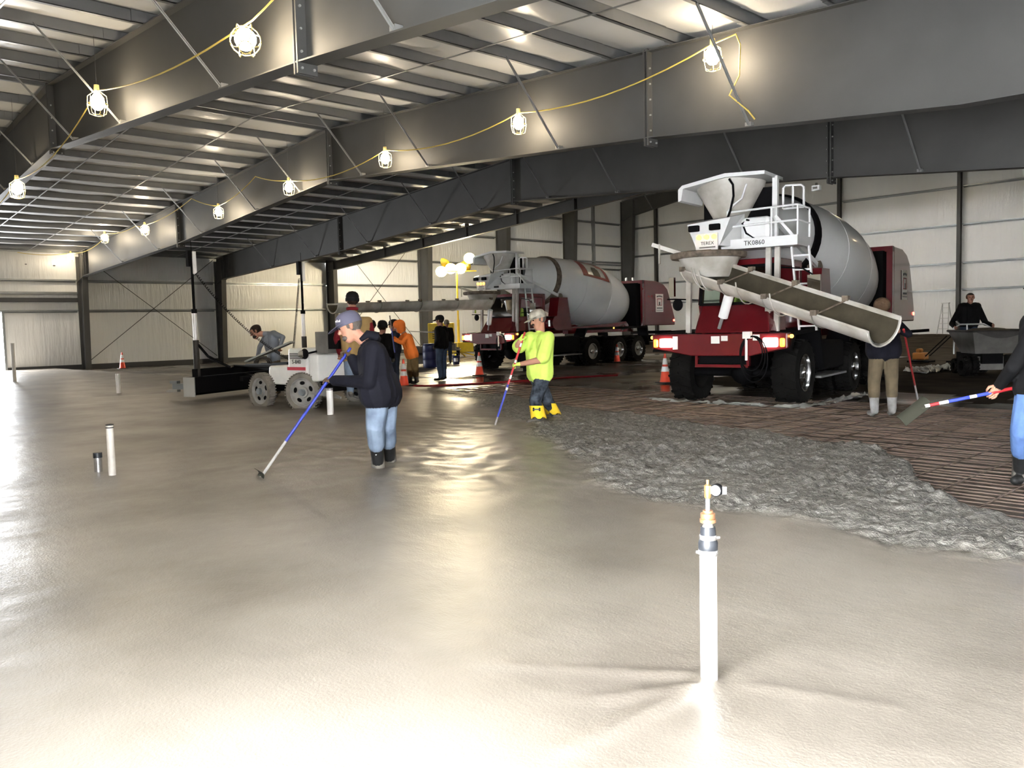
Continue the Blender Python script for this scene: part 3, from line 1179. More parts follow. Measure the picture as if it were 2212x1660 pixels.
def make_truck(loc, ang, label, group, plate=None, logo=False):
    t = empty('mixer_truck', loc, ang)
    tag(t, label, 'truck', group)
    bpy.context.view_layer.update()

    def part(b, name, m, smooth=False, parent=None, label=None, bevel=0.0):
        return b.build(name, m, parent or t, smooth, None, label, bevel)
    # --- wheels
    src = {}
    for kind, y, r, w in (('f', 0, .60, .46), ('r', 3.4, .53, .30), ('r', 5.2, .53, .30), ('r', 6.6, .53, .30)):
        for s in (-1, 1):
            xs = (s * 1.0,) if kind == 'f' else (s * 1.06, s * .70)
            for q, x in enumerate(xs):
                key = (kind, s, q)
                if key not in src:
                    b = MB()
                    tire_mesh(b, r, w, r * .56, 22 if kind == 'f' else 26)
                    o = part(b, 'wheel', 'rubber', True)
                    o.location = (x, y, r - .02)
                    if q == 0:
                        b = MB()
                        rim_mesh(b, r * .57, .10 if kind == 'f' else .12, s)
                        rm = b.build('rim', 'chrome', o, True)
                        rm.location = (s * w * .40, 0, 0)
                    src[key] = o
                else:
                    c = copy_tree(src[key], t)
                    c.location = (x, y, r - .02)
    # --- chassis
    for s in (-1, 1):
        b = MB()
        b.bb(s * .42 - .05, s * .42 + .05, -.9, 9.4, .72, 1.02)
        part(b, 'frame_rail', 'black')
    b = MB()
    b.cyl((-1, 0, .58), (1, 0, .58), .09, n=10)
    b.ball((.05, 0, .58), .24, 12, 8)
    part(b, 'front_axle', 'black', True)
    for y in (3.4, 5.2, 6.6):
        b = MB()
        b.cyl((-1, y, .52), (1, y, .52), .09, n=10)
        part(b, 'axle', 'black', True)
    # --- bumper
    b = MB()
    b.prism([(-1.27, -1.16, 1.33), (1.27, -1.16, 1.33), (1.27, -1.16, 1.06), (.62, -1.16, .93), (-.50, -1.16, .93), (-1.27, -1.16, 1.06)], (0, .26, 0))
    part(b, 'bumper', 'red', bevel=.02)
    b = MB()
    b.bb(-.45, .55, -1.08, -1.0, .72, .775)
    for x in (-.45, .52):
        b.bb(x, x + .05, -1.08, -1.0, .75, .95)
    part(b, 'bumper_guard', 'red')
    b = MB()
    b.bb(-.40, .48, -.93, -.80, .78, .95)
    part(b, 'step_well', 'black')
    for s in (-1, 1):
        b = MB()
        b.bb(s * .98 - .13, s * .98 + .13, -1.20, -1.15, 1.09, 1.25)
        o = part(b, 'headlight', 'lamp_on', bevel=.03)
        b = MB()
        b.bb(s * 1.19 - .04, s * 1.19 + .04, -1.20, -1.15, 1.09, 1.24)
        part(b, 'turn_signal', 'amber_on', bevel=.02)
        b = MB()
        b.cyl((s * 1.31, -1.08, 1.27), (s * 1.31, -1.05, 1.27), .035, n=10)
        part(b, 'marker_light', 'marker_on')
        # fender with sloping ends
        b = MB()
        b.prism([(s * .80, -.90, 1.34), (s * .80, .62, 1.40), (s * .80, .95, .62), (s * .80, .85, .62), (s * .80, .55, 1.33), (s * .80, -.80, 1.28), (s * .80, -1.0, 1.0), (s * .80, -1.1, 1.0)], (s * .50, 0, 0))
        part(b, 'fender', 'black')
        # mud guards over the rear wheels
        b = MB()
        b.prism([(s * .78, 2.75, 1.08), (s * .78, 2.95, 1.40), (s * .78, 7.2, 1.42), (s * .78, 7.35, .62), (s * .78, 7.28, .62), (s * .78, 7.12, 1.34), (s * .78, 3.0, 1.32), (s * .78, 2.82, 1.08)], (s * .48, 0, 0))
        part(b, 'rear_fender', 'black')
        b = MB()
        b.bb(s * .55, s * 1.18, 1.05, 2.65, .55, 1.12)
        part(b, 'fuel_tank', 'black', bevel=.05)
        b = MB()
        b.bb(s * .80, s * 1.22, .95, 2.7, .42, .46)
        part(b, 'running_board', 'strap')
        b = MB()
        b.cyl((s * 1.28, 4.7, 1.37), (s * 1.30, 4.7, 1.37), .035, n=8)
        part(b, 'marker_light', 'marker_on')
    # decals on the bumper
    for x, w_, z, h_ in ((-.80, .10, 1.17, .24), (-.02, .16, 1.22, .13), (.15, .12, 1.245, .09), (.73, .12, 1.255, .10)):
        b = MB()
        b.bb(x - w_ / 2, x + w_ / 2, -1.166, -1.158, z - h_ / 2, z + h_ / 2)
        part(b, 'decal', 'sign')
    # --- cab: nose, body, roof
    b = MB()
    b.add([(-.50, -1.02, 1.34), (.92, -1.02, 1.34), (.92, -.15, 1.34), (-.50, -.15, 1.34), (-.58, -.48, 1.86), (.70, -.48, 1.86), (.80, .0, 1.86), (-.62, .0, 1.86)],
          [(0, 1, 5, 4), (1, 2, 6, 5), (2, 3, 7, 6), (3, 0, 4, 7), (4, 5, 6, 7), (3, 2, 1, 0)])
    part(b, 'nose', 'red', bevel=.03)
    b = MB()
    x0, x1 = -.66, .82
    for x in (x0, x1 - .06):
        b.prism([(x, -.30, 1.30), (x, 1.05, 1.30), (x, 1.05, 1.95), (x, -.44, 1.86)], (.06, 0, 0))     # lower sides
    b.bb(x0, x1, 1.0, 1.06, 1.30, 2.66)                                                           # back
    for x in (x0, x1 - .07):
        b.prism([(x, -.46, 1.86), (x, -.34, 1.86), (x, -.22, 2.56), (x, -.34, 2.56)], (.07, 0, 0))    # front pillars
        b.bb(x, x + .07, .92, 1.02, 1.9, 2.6)
    b.bb(x0, x1, -.36, 1.06, 2.54, 2.68)
    b.bb(x0, x1, -.3, 1.0, 1.18, 1.30)
    part(b, 'cab', 'red', bevel=.015)
    b = MB()
    b.prism([(x0 + .06, -.455, 1.87), (x1 - .06, -.455, 1.87), (x1 - .06, -.335, 2.55), (x0 + .06, -.335, 2.55)], (0, .012, 0))
    part(b, 'windshield', 'glass')
    b = MB()
    for pa, pb in (((x0 + .04, -.46, 1.87), (x1 - .04, -.46, 1.87)), ((x0 + .04, -.34, 2.55), (x1 - .04, -.34, 2.55)), ((x0 + .05, -.46, 1.87), (x0 + .05, -.34, 2.55)), ((x1 - .05, -.46, 1.87), (x1 - .05, -.34, 2.55))):
        b.bar(pa, pb, .05, .05)
    part(b, 'windshield_seal', 'black')
    b = MB()
    b.bb(-.2, .35, .15, .65, 1.45, 1.6)
    b.bb(-.2, .35, .58, .72, 1.55, 2.2)
    part(b, 'driver_seat', 'seat', bevel=.04)
    b = MB()
    b.tube([Vector((.08 + .21 * math.cos(q), -.10 + .06 * math.sin(q), 1.98 + .20 * math.sin(q))) for q in [2 * math.pi * k / 20 for k in range(20)]], .018, 6, closed=True)
    part(b, 'steering_wheel', 'black', True)
    # --- platform supports, deck, rails, ladder
    for x in (-.78, .74, .90):
        b = MB()
        b.bar((x, -.62, 1.34), (x, -.55, 2.86), .07, .09)
        part(b, 'support_leg', 'dirty_white')
    b = MB()
    b.bb(.02, 1.38, -.95, -.2, 2.84, 2.88)
    b.bb(.02, 1.38, -.97, -.93, 2.82, 2.99)
    b.bb(1.34, 1.38, -.95, -.2, 2.82, 2.99)
    deck = part(b, 'platform', 'white')
    if plate:
        text_mesh(plate, .115, 'unit_number', 'ink', deck, Matrix.Translation((.63, -.974, 2.905)) @ Matrix.Rotation(R(90), 4, 'X'))
    else:
        b = MB()
        b.bb(.16, .42, -.975, -.968, 2.885, 2.95)
        b.build('number_plate', 'ink', deck)
    for z in (3.24, 3.50):
        b = MB()
        b.tube([(.13, -.93, z - .02), (1.34, -.93, z), (1.36, -.90, z), (1.36, -.25, z)], .018, 8)
        part(b, 'guard_rail', 'white', True)
    for p in ((.13, -.93), (.92, -.93), (1.36, -.90), (1.36, -.25)):
        b = MB()
        b.tube([(p[0], p[1], 2.88), (p[0], p[1], 3.50)], .018, 8)
        part(b, 'rail_post', 'white', True)
    b = MB()
    b.tube([(.13, -.93, 3.48), (.22, -.90, 3.60), (.34, -.80, 3.72), (.40, -.72, 3.98)], .018, 8)
    part(b, 'grab_rail', 'white', True)
    b = MB()                                                    # tall hoop by the post
    b.tube([(.98, -.50, 3.50), (.98, -.50, 3.86), (1.02, -.50, 3.90), (1.30, -.50, 3.88), (1.34, -.50, 3.84), (1.34, -.50, 3.5)], .022, 8)
    b.tube([(1.15, -.50, 3.89), (1.15, -.50, 3.5)], .02, 8)
    b.tube([(.98, -.50, 3.5), (1.34, -.50, 3.5)], .02, 8)
    part(b, 'access_hoop', 'white', True)
    b = MB()
    b.bar((.82, -.45, 2.85), (.82, -.42, 4.10), .09, .09)
    b.bar((.82, -.45, 3.4), (1.2, -.3, 2.9), .09, .05)
    part(b, 'upright_post', 'white')
    for s in (0, 1):
        b = MB()
        xx = 1.10 + s * .30
        b.bar((xx - .02, -.35, 2.84), (xx + .10, -.30, 1.35), .05, .03)
        part(b, 'ladder_rail', 'white')
    for k in range(6):
        z = 2.68 - .25 * k
        q = (2.84 - z) / 1.49 * .12
        b = MB()
        b.bar((1.08 + q, -.33, z), (1.38 + q, -.33, z), .03, .03)
        part(b, 'rung', 'white')
    # --- hopper over the drum mouth
    b = MB()
    mt = Matrix.Translation((-.06, -.30, 3.42))
    b.lathe([(.30, 0), (.44, .25), (.60, .52), (.64, .70), (.62, .70), (.58, .52), (.42, .25), (.28, .0)], 20, mt, R(175), R(372))
    part(b, 'charge_hopper', 'dirty_white', True)
    b = MB()
    b.prism([(-.80, -.98, 3.98), (-.72, -.98, 4.05), (.10, -.98, 4.17), (.82, -.98, 4.13), (.82, -.98, 4.07), (.10, -.98, 4.10), (-.70, -.98, 3.99), (-.74, -.98, 3.78), (-.80, -.98, 3.76)], (0, .95, 0))
    part(b, 'hopper_hood', 'white')
    b = MB()
    b.tube([(.18, -.97, 4.06), (.26, -1.0, 3.95), (.27, -1.0, 3.75), (.20, -.98, 3.5), (.10, -.95, 3.3)], .02, 6)
    b.tube([(.45, -.75, 3.35), (.35, -.80, 3.28), (.42, -.80, 3.1), (.60, -.78, 2.98)], .018, 6)
    b.tube([(.42, -.80, 3.34), (.62, -.72, 3.26), (.78, -.6, 3.22)], .018, 6)
    part(b, 'hydraulic_hose', 'black', True)
    b = MB()
    b.bb(-.60, .75, -.28, -.05, 3.0, 3.95)
    part(b, 'drum_mouth_shade', 'black')  # black box paints in the shade inside the open drum mouth
    b = MB()                                                     # discharge collector box with lamps
    b.add([(-.52, -1.22, 3.30), (.30, -1.22, 3.36), (.30, -.55, 3.48), (-.62, -.55, 3.42), (-.32, -1.28, 2.86), (.12, -1.28, 2.88), (.30, -.55, 2.88), (-.55, -.55, 2.86)],
          [(0, 1, 2, 3), (4, 5, 1, 0), (5, 6, 2, 1), (6, 7, 3, 2), (7, 4, 0, 3), (7, 6, 5, 4)])
    part(b, 'collector_box', 'white')
    b = MB()
    b.bb(.30, .85, -.80, -.5, 2.95, 3.38)
    part(b, 'discharge_spout', 'white', bevel=.08)
    for x in (-.34, .05):
        b = MB()
        b.bb(x - .10, x + .10, -1.36, -1.28, 3.15, 3.26)
        part(b, 'work_lamp', 'black', bevel=.02)
    b = MB()
    b.bb(-.31, .10, -1.315, -1.29, 2.76, 3.10)
    pl = part(b, 'lamp_plate', 'sign')
    for x in (-.24, -.10, .04):
        b = MB()
        b.cyl((x, -1.34, 3.04), (x, -1.31, 3.04), .048, n=14)
        b.build('amber_light', 'marker_on', pl)
    text_mesh('TEREX', .085, 'maker_lettering', 'ink', pl, Matrix.Translation((-.09, -1.318, 2.93)) @ Matrix.Rotation(R(90), 4, 'X'))
    for k, z in enumerate((2.86, 2.81)):
        b = MB()
        b.bb(-.24 + .05 * k, .06 - .08 * k, -1.319, -1.314, z - .012, z + .012)
        b.build('plate_print', 'tan_box', pl)
    # --- chute turntable
    b = MB()
    b.lathe([(.64, 0), (.66, .03), (.66, .09), (.60, .11), (.3, .11)], 28, Matrix.Translation((-.08, -1.30, 2.66)))
    part(b, 'turntable', 'rust', True)
    b = MB()
    b.lathe([(.38, -.34), (.52, -.02), (.54, 0.0), (.50, 0.0), (.36, -.32)], 24, Matrix.Translation((-.06, -1.30, 2.66)))
    part(b, 'turntable_cone', 'dirty_white', True)
    b = MB()
    b.bar((-.62, -1.2, 2.78), (-1.12, -1.42, 2.98), .07, .07)
    b.bar((-.98, -1.40, 2.98), (-.98, -1.40, 2.62), .025, .025)
    part(b, 'chute_lock_arm', 'dirty_white')
    b = MB()
    b.cyl((.06, -1.18, 1.42), (.20, -1.24, 1.78), .03, n=8)
    part(b, 'cylinder_rod', 'strap', True)
    b = MB()
    b.cyl((.16, -1.24, 1.62), (.36, -1.36, 2.12), .085, n=12)
    part(b, 'lift_cylinder', 'white', True)
    # --- drum
    b = MB()
    N = 40
    for L, r in DPROF:
        for k in range(N):
            b.v.append(tuple(drum_pt(L, 2 * math.pi * k / N)))
    for i in range(len(DPROF) - 1):
        for k in range(N):
            b.f.append((i * N + k, i * N + (k + 1) % N, (i + 1) * N + (k + 1) % N, (i + 1) * N + k))
    dr = part(b, 'drum', 'drum', True)
    b = MB()
    for L, o_ in ((1.72, .0), (1.72, .05), (1.90, .05), (1.90, .0)):
        for k in range(N):
            b.v.append(tuple(drum_pt(L, 2 * math.pi * k / N, o_)))
    for i in range(3):
        for k in range(N):
            b.f.append((i * N + k, i * N + (k + 1) % N, (i + 1) * N + (k + 1) % N, (i + 1) * N + k))
    b.build('track_ring', 'rust' if logo else 'black', dr, True)
    b = MB()
    for L in (3.2, 4.7):
        b.tube([drum_pt(L, 2 * math.pi * k / 40, .0) for k in range(40)], .007, 5, closed=True)
    b.build('weld_seam', 'drum', dr, True)
    if logo:
        def patch(name, m, u0, u1, v0, v1, off):
            b = MB()
            nu, nv = 6, 6
            for j in range(nv + 1):
                for i in range(nu + 1):
                    L = 3.05 + (u0 + (u1 - u0) * i / nu) * 1.55
                    ph = R(68) - (v0 + (v1 - v0) * j / nv) * R(46)
                    b.v.append(tuple(drum_pt(L, ph, off)))
            for j in range(nv):
                for i in range(nu):
                    q = j * (nu + 1) + i
                    b.f.append((q, q + 1, q + nu + 2, q + nu + 1))
            b.build(name, m, dr, True)
        patch('emblem_frame', 'red_ink', 0, 1, 0, .12, .010)
        patch('emblem_frame', 'red_ink', 0, 1, .88, 1, .010)
        patch('emblem_frame', 'red_ink', 0, .20, .12, .88, .010)
        patch('emblem_frame', 'red_ink', .86, 1, .12, .88, .010)
        patch('emblem_corner', 'red_ink', .70, .86, .12, .34, .010)
        patch('emblem_arch', 'ink', .40, .66, .50, .88, .010)
        patch('emblem_arch', 'ink', .44, .62, .40, .50, .010)
    # roller pedestal, braces, water tank
    for s in (-1, 1):
        b = MB()
        b.prism([(s * .62, 1.35, 1.35), (s * .62, 2.35, 1.35), (s * .62, 2.10, 2.55), (s * .62, 1.60, 2.55)], (s * .42, 0, 0))
        part(b, 'roller_pedestal', 'red')
        b = MB()
        b.cyl((s * .72, 1.81, 2.56), (s * .96, 1.81, 2.60), .11, n=14)
        part(b, 'roller', 'rust', True)
        b = MB()
        b.bar((s * .80, -.40, 3.35), (s * .90, 1.72, 2.62), .06, .10)
        part(b, 'drum_brace', 'white')
        b = MB()
        b.prism([(s * .55, 2.4, 1.2), (s * .55, 6.8, 1.2), (s * .55, 6.3, 1.62), (s * .55, 2.4, 1.42)], (s * .25, 0, 0))
        part(b, 'drum_cradle', 'red')
    b = MB()
    b.cyl((-1.15, 1.32, 1.62), (1.15, 1.32, 1.62), .26, n=18)
    part(b, 'water_tank', 'red', True)
    b = MB()
    b.cyl((1.02, 1.02, 1.50), (1.02, 1.02, 1.72), .05, n=12)
    part(b, 'jug', 'chrome', True)
    # --- radiator recess and engine hood at the back
    b = MB()
    b.bb(-1.0, 1.0, 6.75, 7.15, 1.40, 3.18)
    part(b, 'radiator', 'black')
    b = MB()
    prof = [(7.12, 1.42), (7.12, 3.30), (8.1, 3.28), (8.62, 3.16), (8.95, 2.95), (9.18, 2.5), (9.52, 1.75), (9.55, 1.42)]
    b.prism([(-1.16, y, z) for y, z in prof], (2.34, 0, 0))
    hood = part(b, 'engine_hood', 'red', bevel=.03)
    b = MB()
    for xx in (-1.16, 1.08):
        b.bb(xx, xx + .10, 6.95, 7.12, 1.42, 3.3)
    b.bb(-1.16, 1.18, 6.95, 7.12, 3.16, 3.3)
    b.build('hood_frame', 'red', hood)
    b = MB()
    b.bb(1.19, 1.20, 7.95, 8.55, 1.98, 2.74)
    sg = b.build('sign_panel', 'sign', hood)
    b = MB()
    for (ya, yb, za, zb_) in ((8.07, 8.43, 2.52, 2.55), (8.07, 8.10, 2.25, 2.55), (8.40, 8.43, 2.25, 2.55), (8.07, 8.43, 2.25, 2.275)):
        b.bb(1.20, 1.208, ya, yb, za, zb_)
    b.build('sign_emblem', 'red_ink', sg)
    b = MB()
    b.bb(1.20, 1.209, 8.21, 8.29, 2.275, 2.41)
    b.bb(1.20, 1.209, 8.03, 8.09, 2.60, 2.65)
    for k in range(6):
        b.bb(1.20, 1.208, 8.04 + .075 * k, 8.09 + .075 * k, 2.60 + .02 * math.sin(math.pi * k / 5), 2.66 + .02 * math.sin(math.pi * k / 5))
        b.bb(1.20, 1.208, 8.04 + .075 * k, 8.09 + .075 * k, 2.12, 2.17)
    b.bb(1.20, 1.208, 8.0, 8.5, 2.05, 2.065)
    b.build('sign_lettering', 'ink', sg)
    b = MB()
    b.bb(1.17, 1.20, 9.40, 9.48, 1.58, 1.66)
    part(b, 'tail_light', 'red_on')
    b = MB()
    b.bb(-.9, .9, 9.2, 9.7, 1.05, 1.18)
    b.bar((.9, 9.5, 1.12), (1.45, 10.1, 1.15), .05, .08)
    part(b, 'rear_bar', 'black')
    b = MB()
    b.cyl((-.3, 8.0, 3.28), (-.3, 8.0, 3.5), .05, n=10)
    part(b, 'exhaust_stack', 'chrome', True)
    b = MB()
    b.cyl((.05, 8.0, 3.28), (.05, 8.0, 3.48), .05, n=10)
    part(b, 'exhaust_stack', 'chrome', True)
    # --- mirrors
    b = MB()
    b.tube([(.84, -.28, 2.5), (1.30, -.42, 2.44), (1.52, -.46, 2.30)], .014, 6)
    b.tube([(.84, -.30, 2.0), (1.52, -.46, 2.0)], .014, 6)
    b.tube([(-.66, -.40, 1.96), (-1.05, -.62, 1.99), (-1.18, -.7, 1.99)], .016, 6)
    part(b, 'mirror_arm', 'black', True)
    b = MB()
    b.bb(1.40, 1.62, -.50, -.44, 2.02, 2.32)
    mh = part(b, 'mirror', 'mirror')
    b = MB()
    b.ball((-.98, -.66, 1.88), .105, 14, 10, (1, .55, 1.1))
    part(b, 'convex_mirror', 'black', True)
    b = MB()
    b.bb(-1.14, -1.04, -.70, -.62, 2.04, 2.40)
    part(b, 'side_mirror', 'mirror')
    # hose reel hung on the front
    b = MB()
    for k in range(3):
        b.tube([Vector((.66 + .03 * k + (.20 + .02 * k) * math.cos(q), -1.22 - .012 * k, .98 - .05 * k + (.30 + .05 * k) * math.sin(q))) for q in [2 * math.pi * j / 24 for j in range(24)]], .012, 5, closed=True)
    part(b, 'wash_hose', 'black', True)
    b = MB()
    b.cyl((.58, -1.24, .86), (.58, -1.24, 1.24), .022, n=8)
    b.bb(.52, .66, -1.26, -1.17, 1.24, 1.36)
    part(b, 'spray_nozzle', 'sign')
    return t


T1 = make_truck((-8.62, 13.9, -.12), R(10.5), 'nearer red and white mixer truck pouring from its lowered chute', 'concrete mixer trucks', plate='TK0860')
T2 = make_truck((-21.99, 20.23, -.12), R(5.66), 'farther red and white mixer truck with emblem on its drum', 'concrete mixer trucks', logo=True)
bpy.context.view_layer.update()
c0 = T1.matrix_world @ Vector((-.30, -1.34, 2.58))
cs = chute_sections(T1, c0, (-4.86, 11.42, 1.33), 4, .33, .30, tilt=R(20))
c0 = T2.matrix_world @ Vector((.10, -1.30, 2.42))
c1 = at(718, 657, 24.0)
chute_sections(T2, c0 + Vector((0, 0, .05)), c1, 4, .34, .27)
# drape ties and straps on the near chute
inv = T1.matrix_world.inverted()
A, Z = T1.matrix_world @ Vector((-.30, -1.34, 2.58)), Vector((-4.86, 11.42, 1.33))
for f_, r_ in ((.08, .36), (.10, .37), (.13, .36), (.36, .36), (.55, .36)):
    b = MB()
    p = A.lerp(Z, f_)
    d = (Z - A).normalized()
    sd = d.cross(Vector((0, 0, 1))).normalized()
    nv = sd.cross(d)
    b.tube([p + sd * (r_ * math.cos(t)) - nv * (r_ * math.sin(t)) + d * (.06 * math.sin(t * 2)) for t in [math.pi * (k / 12 * 1.0) for k in range(13)]], .011, 5)
    b.build('tie_rope', 'dirty_white', T1, True, inv)


# ================================================================== lamps of the tall hall
M['work'] = mat('lit work light', (1, 1, 1), .3, emit=(1, .95, .88), estr=260)


def highbay(p, label, e):
    o = empty('highbay_lamp', p)
    tag(o, label, 'lamp', 'high-bay lamps of the tall hall')
    b = MB()
    b.lathe([(.05, .38), (.10, .30), (.12, .18), (.24, 0), (.26, -.02)], 18, caps=False)
    b.build('reflector', 'alu', o, True)
    b = MB()
    b.lathe([(.22, .015), (.12, .0), (.001, -.005)], 18)
    b.build('lens', M['bay'], o, True)
    b = MB()
    b.cyl((0, 0, .36), (0, 0, zroofB(p[0]) + .19 - p[2]), .012, n=6)
    b.build('drop_rod', 'wire', o)


M['bay'] = mat('lit high-bay lens', (1, .9, .7), .3, emit=(1, .79, .47), estr=BAY_E)
for i, (x, y) in enumerate(((-33, 29.0), (-33, 43.5), (-19, 33.5), (-19, 45.5), (-7, 35.0), (-7, 47.0))):
    highbay((x, y, 10.2), 'high-bay lamp hanging over the ' + ['left bay nearest the low hall', 'left bay near the far corner', 'middle of the tall hall', 'middle near the end wall', 'right bay of the tall hall', 'right bay near the end wall'][i], BAY_E)
# work light on the ground behind the second truck, turned to the corner
wp = Vector((-24.5, 36.0, -.1))
wk = empty('work_light', wp)
tag(wk, 'work light on a stand hidden behind the second truck', 'work light')
b = MB()
for k in range(3):
    t = 2 * math.pi * k / 3
    b.bar((0, 0, .7), (.5 * math.cos(t), .5 * math.sin(t), 0), .03, .03)
b.cyl((0, 0, .6), (0, 0, 1.5), .02, n=8)
b.build('stand', 'yellow', wk)
wd = (Vector((-31, 52, 2.0)) - (wp + Vector((0, 0, 1.6)))).normalized()
mtx = Matrix.Translation((0, 0, 1.6)) @ wd.to_track_quat('Z', 'Y').to_matrix().to_4x4()
b = MB()
b.lathe([(.08, -.14), (.14, -.10), (.2, 0), (.2, .02)], 16, mtx)
b.build('housing', 'yellow', wk, True)
b = MB()
b.lathe([(.18, .03), (.1, .036), (.001, .038)], 16, mtx)
b.build('lens', M['work'], wk, True)


# ================================================================== people
def capsule(b, p0, p1, r0, r1, n=10, m=4):
    """closed tapered capsule"""
    p0, p1 = Vector(p0), Vector(p1)
    d = p1 - p0
    L = d.length
    d = d.normalized() if L > 1e-6 else Vector((0, 0, 1))
    u, v = basis(d)
    rings = []
    for i in range(m + 1):
        a = math.pi / 2 * i / m
        rings.append((p0 - d * (r0 * math.cos(a)), max(1e-4, r0 * math.sin(a))))
    for i in range(m + 1):
        a = math.pi / 2 * i / m
        rings.append((p1 + d * (r1 * math.sin(a)), max(1e-4, r1 * math.cos(a))))
    o = len(b.v)
    for c, r in rings:
        for k in range(n):
            t = 2 * math.pi * k / n
            b.v.append(tuple(c + u * (r * math.cos(t)) + v * (r * math.sin(t))))
    for i in range(len(rings) - 1):
        for k in range(n):
            b.f.append((o + i * n + k, o + i * n + (k + 1) % n, o + (i + 1) * n + (k + 1) % n, o + (i + 1) * n + k))
    b.f.append(tuple(o + k for k in range(n - 1, -1, -1)))
    b.f.append(tuple(o + (len(rings) - 1) * n + k for k in range(n)))


def cloth(name, c, rough=.85, var=.18, c2=None, bump=.35, bs=9, st=(1, 1, 1), vs=6):
    M[name] = mat(name, c, rough, 0, .12, var=var, vscale=vs, bump=bump, bscale=bs, stretch=st, color2=c2)


cloth('skin', (.37, .185, .125), .5, .10, bump=.08, bs=40)
cloth('navy hoodie', (.007, .007, .011))
cloth('black fleece', (.0055, .0055, .006))
cloth('blue denim', (.085, .15, .32), .8, c2=(.05, .09, .20), vs=5, bump=.8, bs=7)
cloth('hi-vis shirt', (.52, .70, .13), .7, .08, bump=.6, bs=5)
cloth('light denim', (.175, .22, .285), .8, c2=(.085, .11, .155), vs=5, bump=.8, bs=7)
cloth('dark camo trousers', (.06, .072, .09), .8, c2=(.006, .007, .010), vs=11)
cloth('brown duck cloth', (.15, .10, .045), .85, .2)
cloth('tan vest', (.26, .17, .07), .85, .1)
cloth('orange hoodie', (.80, .20, .035), .75, .08)
cloth('grey hoodie', (.16, .175, .20), .85, .12)
cloth('dark red sleeves', (.13, .010, .014), .85, .1)
cloth('muddy trousers', (.105, .082, .052), .85, .2)
cloth('dark denim', (.035, .05, .08), .85, .2)
cloth('black rubber boot', (.015, .015, .015), .45, .2, bump=.1)
cloth('muddy boot', (.17, .155, .13), .75, .3, c2=(.06, .055, .05), vs=7)
cloth('grey rubber boot', (.30, .30, .30), .6, .2, c2=(.16, .15, .14), vs=6)
cloth('brown glove', (.07, .045, .028), .8)
cloth('hi-vis glove', (.50, .70, .12), .7)
cloth('dark glove', (.06, .055, .045), .8)
cloth('dark hair', (.022, .014, .010), .6, .2, bump=.5, bs=40)
cloth('grey-brown hair', (.09, .075, .065), .6, .2, bump=.5, bs=40)
cloth('brown hair', (.10, .06, .035), .6, .2, bump=.5, bs=40)
cloth('slate cap', (.085, .082, .115), .75, .08)
cloth('camo cap', (.40, .36, .29), .8, c2=(.16, .15, .13), vs=14)
cloth('black cap', (.010, .010, .011), .7)
cloth('yellow rubber', (.72, .50, .03), .45, .12, bump=.1)
cloth('eye', (.02, .015, .012), .2, 0, bump=0)
cloth('lip', (.20, .08, .06), .5, 0, bump=0)
M['eye'].node_tree.nodes['Principled BSDF'].inputs['Roughness'].default_value = .2


def voxelise(b, size, smooth=4):
    me = bpy.data.meshes.new('tmp')
    me.from_pydata(b.v, [], b.f)
    o = bpy.data.objects.new('tmp', me)
    col.objects.link(o)
    rm = o.modifiers.new('r', 'REMESH')
    rm.mode = 'VOXEL'
    rm.voxel_size = size
    sm = o.modifiers.new('s', 'SMOOTH')
    sm.factor = .5
    sm.iterations = smooth
    dg = bpy.context.evaluated_depsgraph_get()
    out = bpy.data.meshes.new_from_object(o.evaluated_get(dg))
    bpy.data.objects.remove(o)
    bpy.data.meshes.remove(me)
    return out


def hand_fingers(fb, wrist, dirv, axis, back, grip=True, s=1.0):
    """four fingers and a thumb rooted in the palm; axis = across the knuckles, back = out of the back of the hand"""
    palm = wrist + dirv * (.055 * s)
    lens = (.066, .076, .072, .056)
    for k in range(4):
        base = palm + dirv * (.035 * s) + axis * ((k - 1.5) * .0215 * s) + back * .004
        L = lens[k] * s
        if grip:
            pts = [base, base + dirv * (.42 * L) - back * (.012 * s), base + dirv * (.55 * L) - back * (.036 * s), base + dirv * (.25 * L) - back * (.056 * s), base - dirv * (.05 * L) - back * (.05 * s)]
        else:
            pts = [base, base + dirv * (.40 * L) - back * .003, base + dirv * (.72 * L) - back * (.014 * s), base + dirv * L - back * (.032 * s)]
        fb.tube(pts, [.0098 * s, .0096 * s, .009 * s, .0082 * s, .006 * s][:len(pts)], 8)
    tb = palm - dirv * (.02 * s) - axis * (.036 * s)
    if grip:
        pts = [tb, tb + dirv * (.022 * s) - axis * (.018 * s) - back * (.02 * s), tb + dirv * (.050 * s) - axis * (.008 * s) - back * (.042 * s), tb + dirv * (.062 * s) + axis * (.012 * s) - back * (.056 * s)]
    else:
        pts = [tb, tb + dirv * (.025 * s) - axis * (.022 * s) - back * .008, tb + dirv * (.052 * s) - axis * (.030 * s) - back * (.018 * s)]
    fb.tube(pts, [.013 * s, .012 * s, .0105 * s, .008 * s][:len(pts)], 8)


HS = 1.17


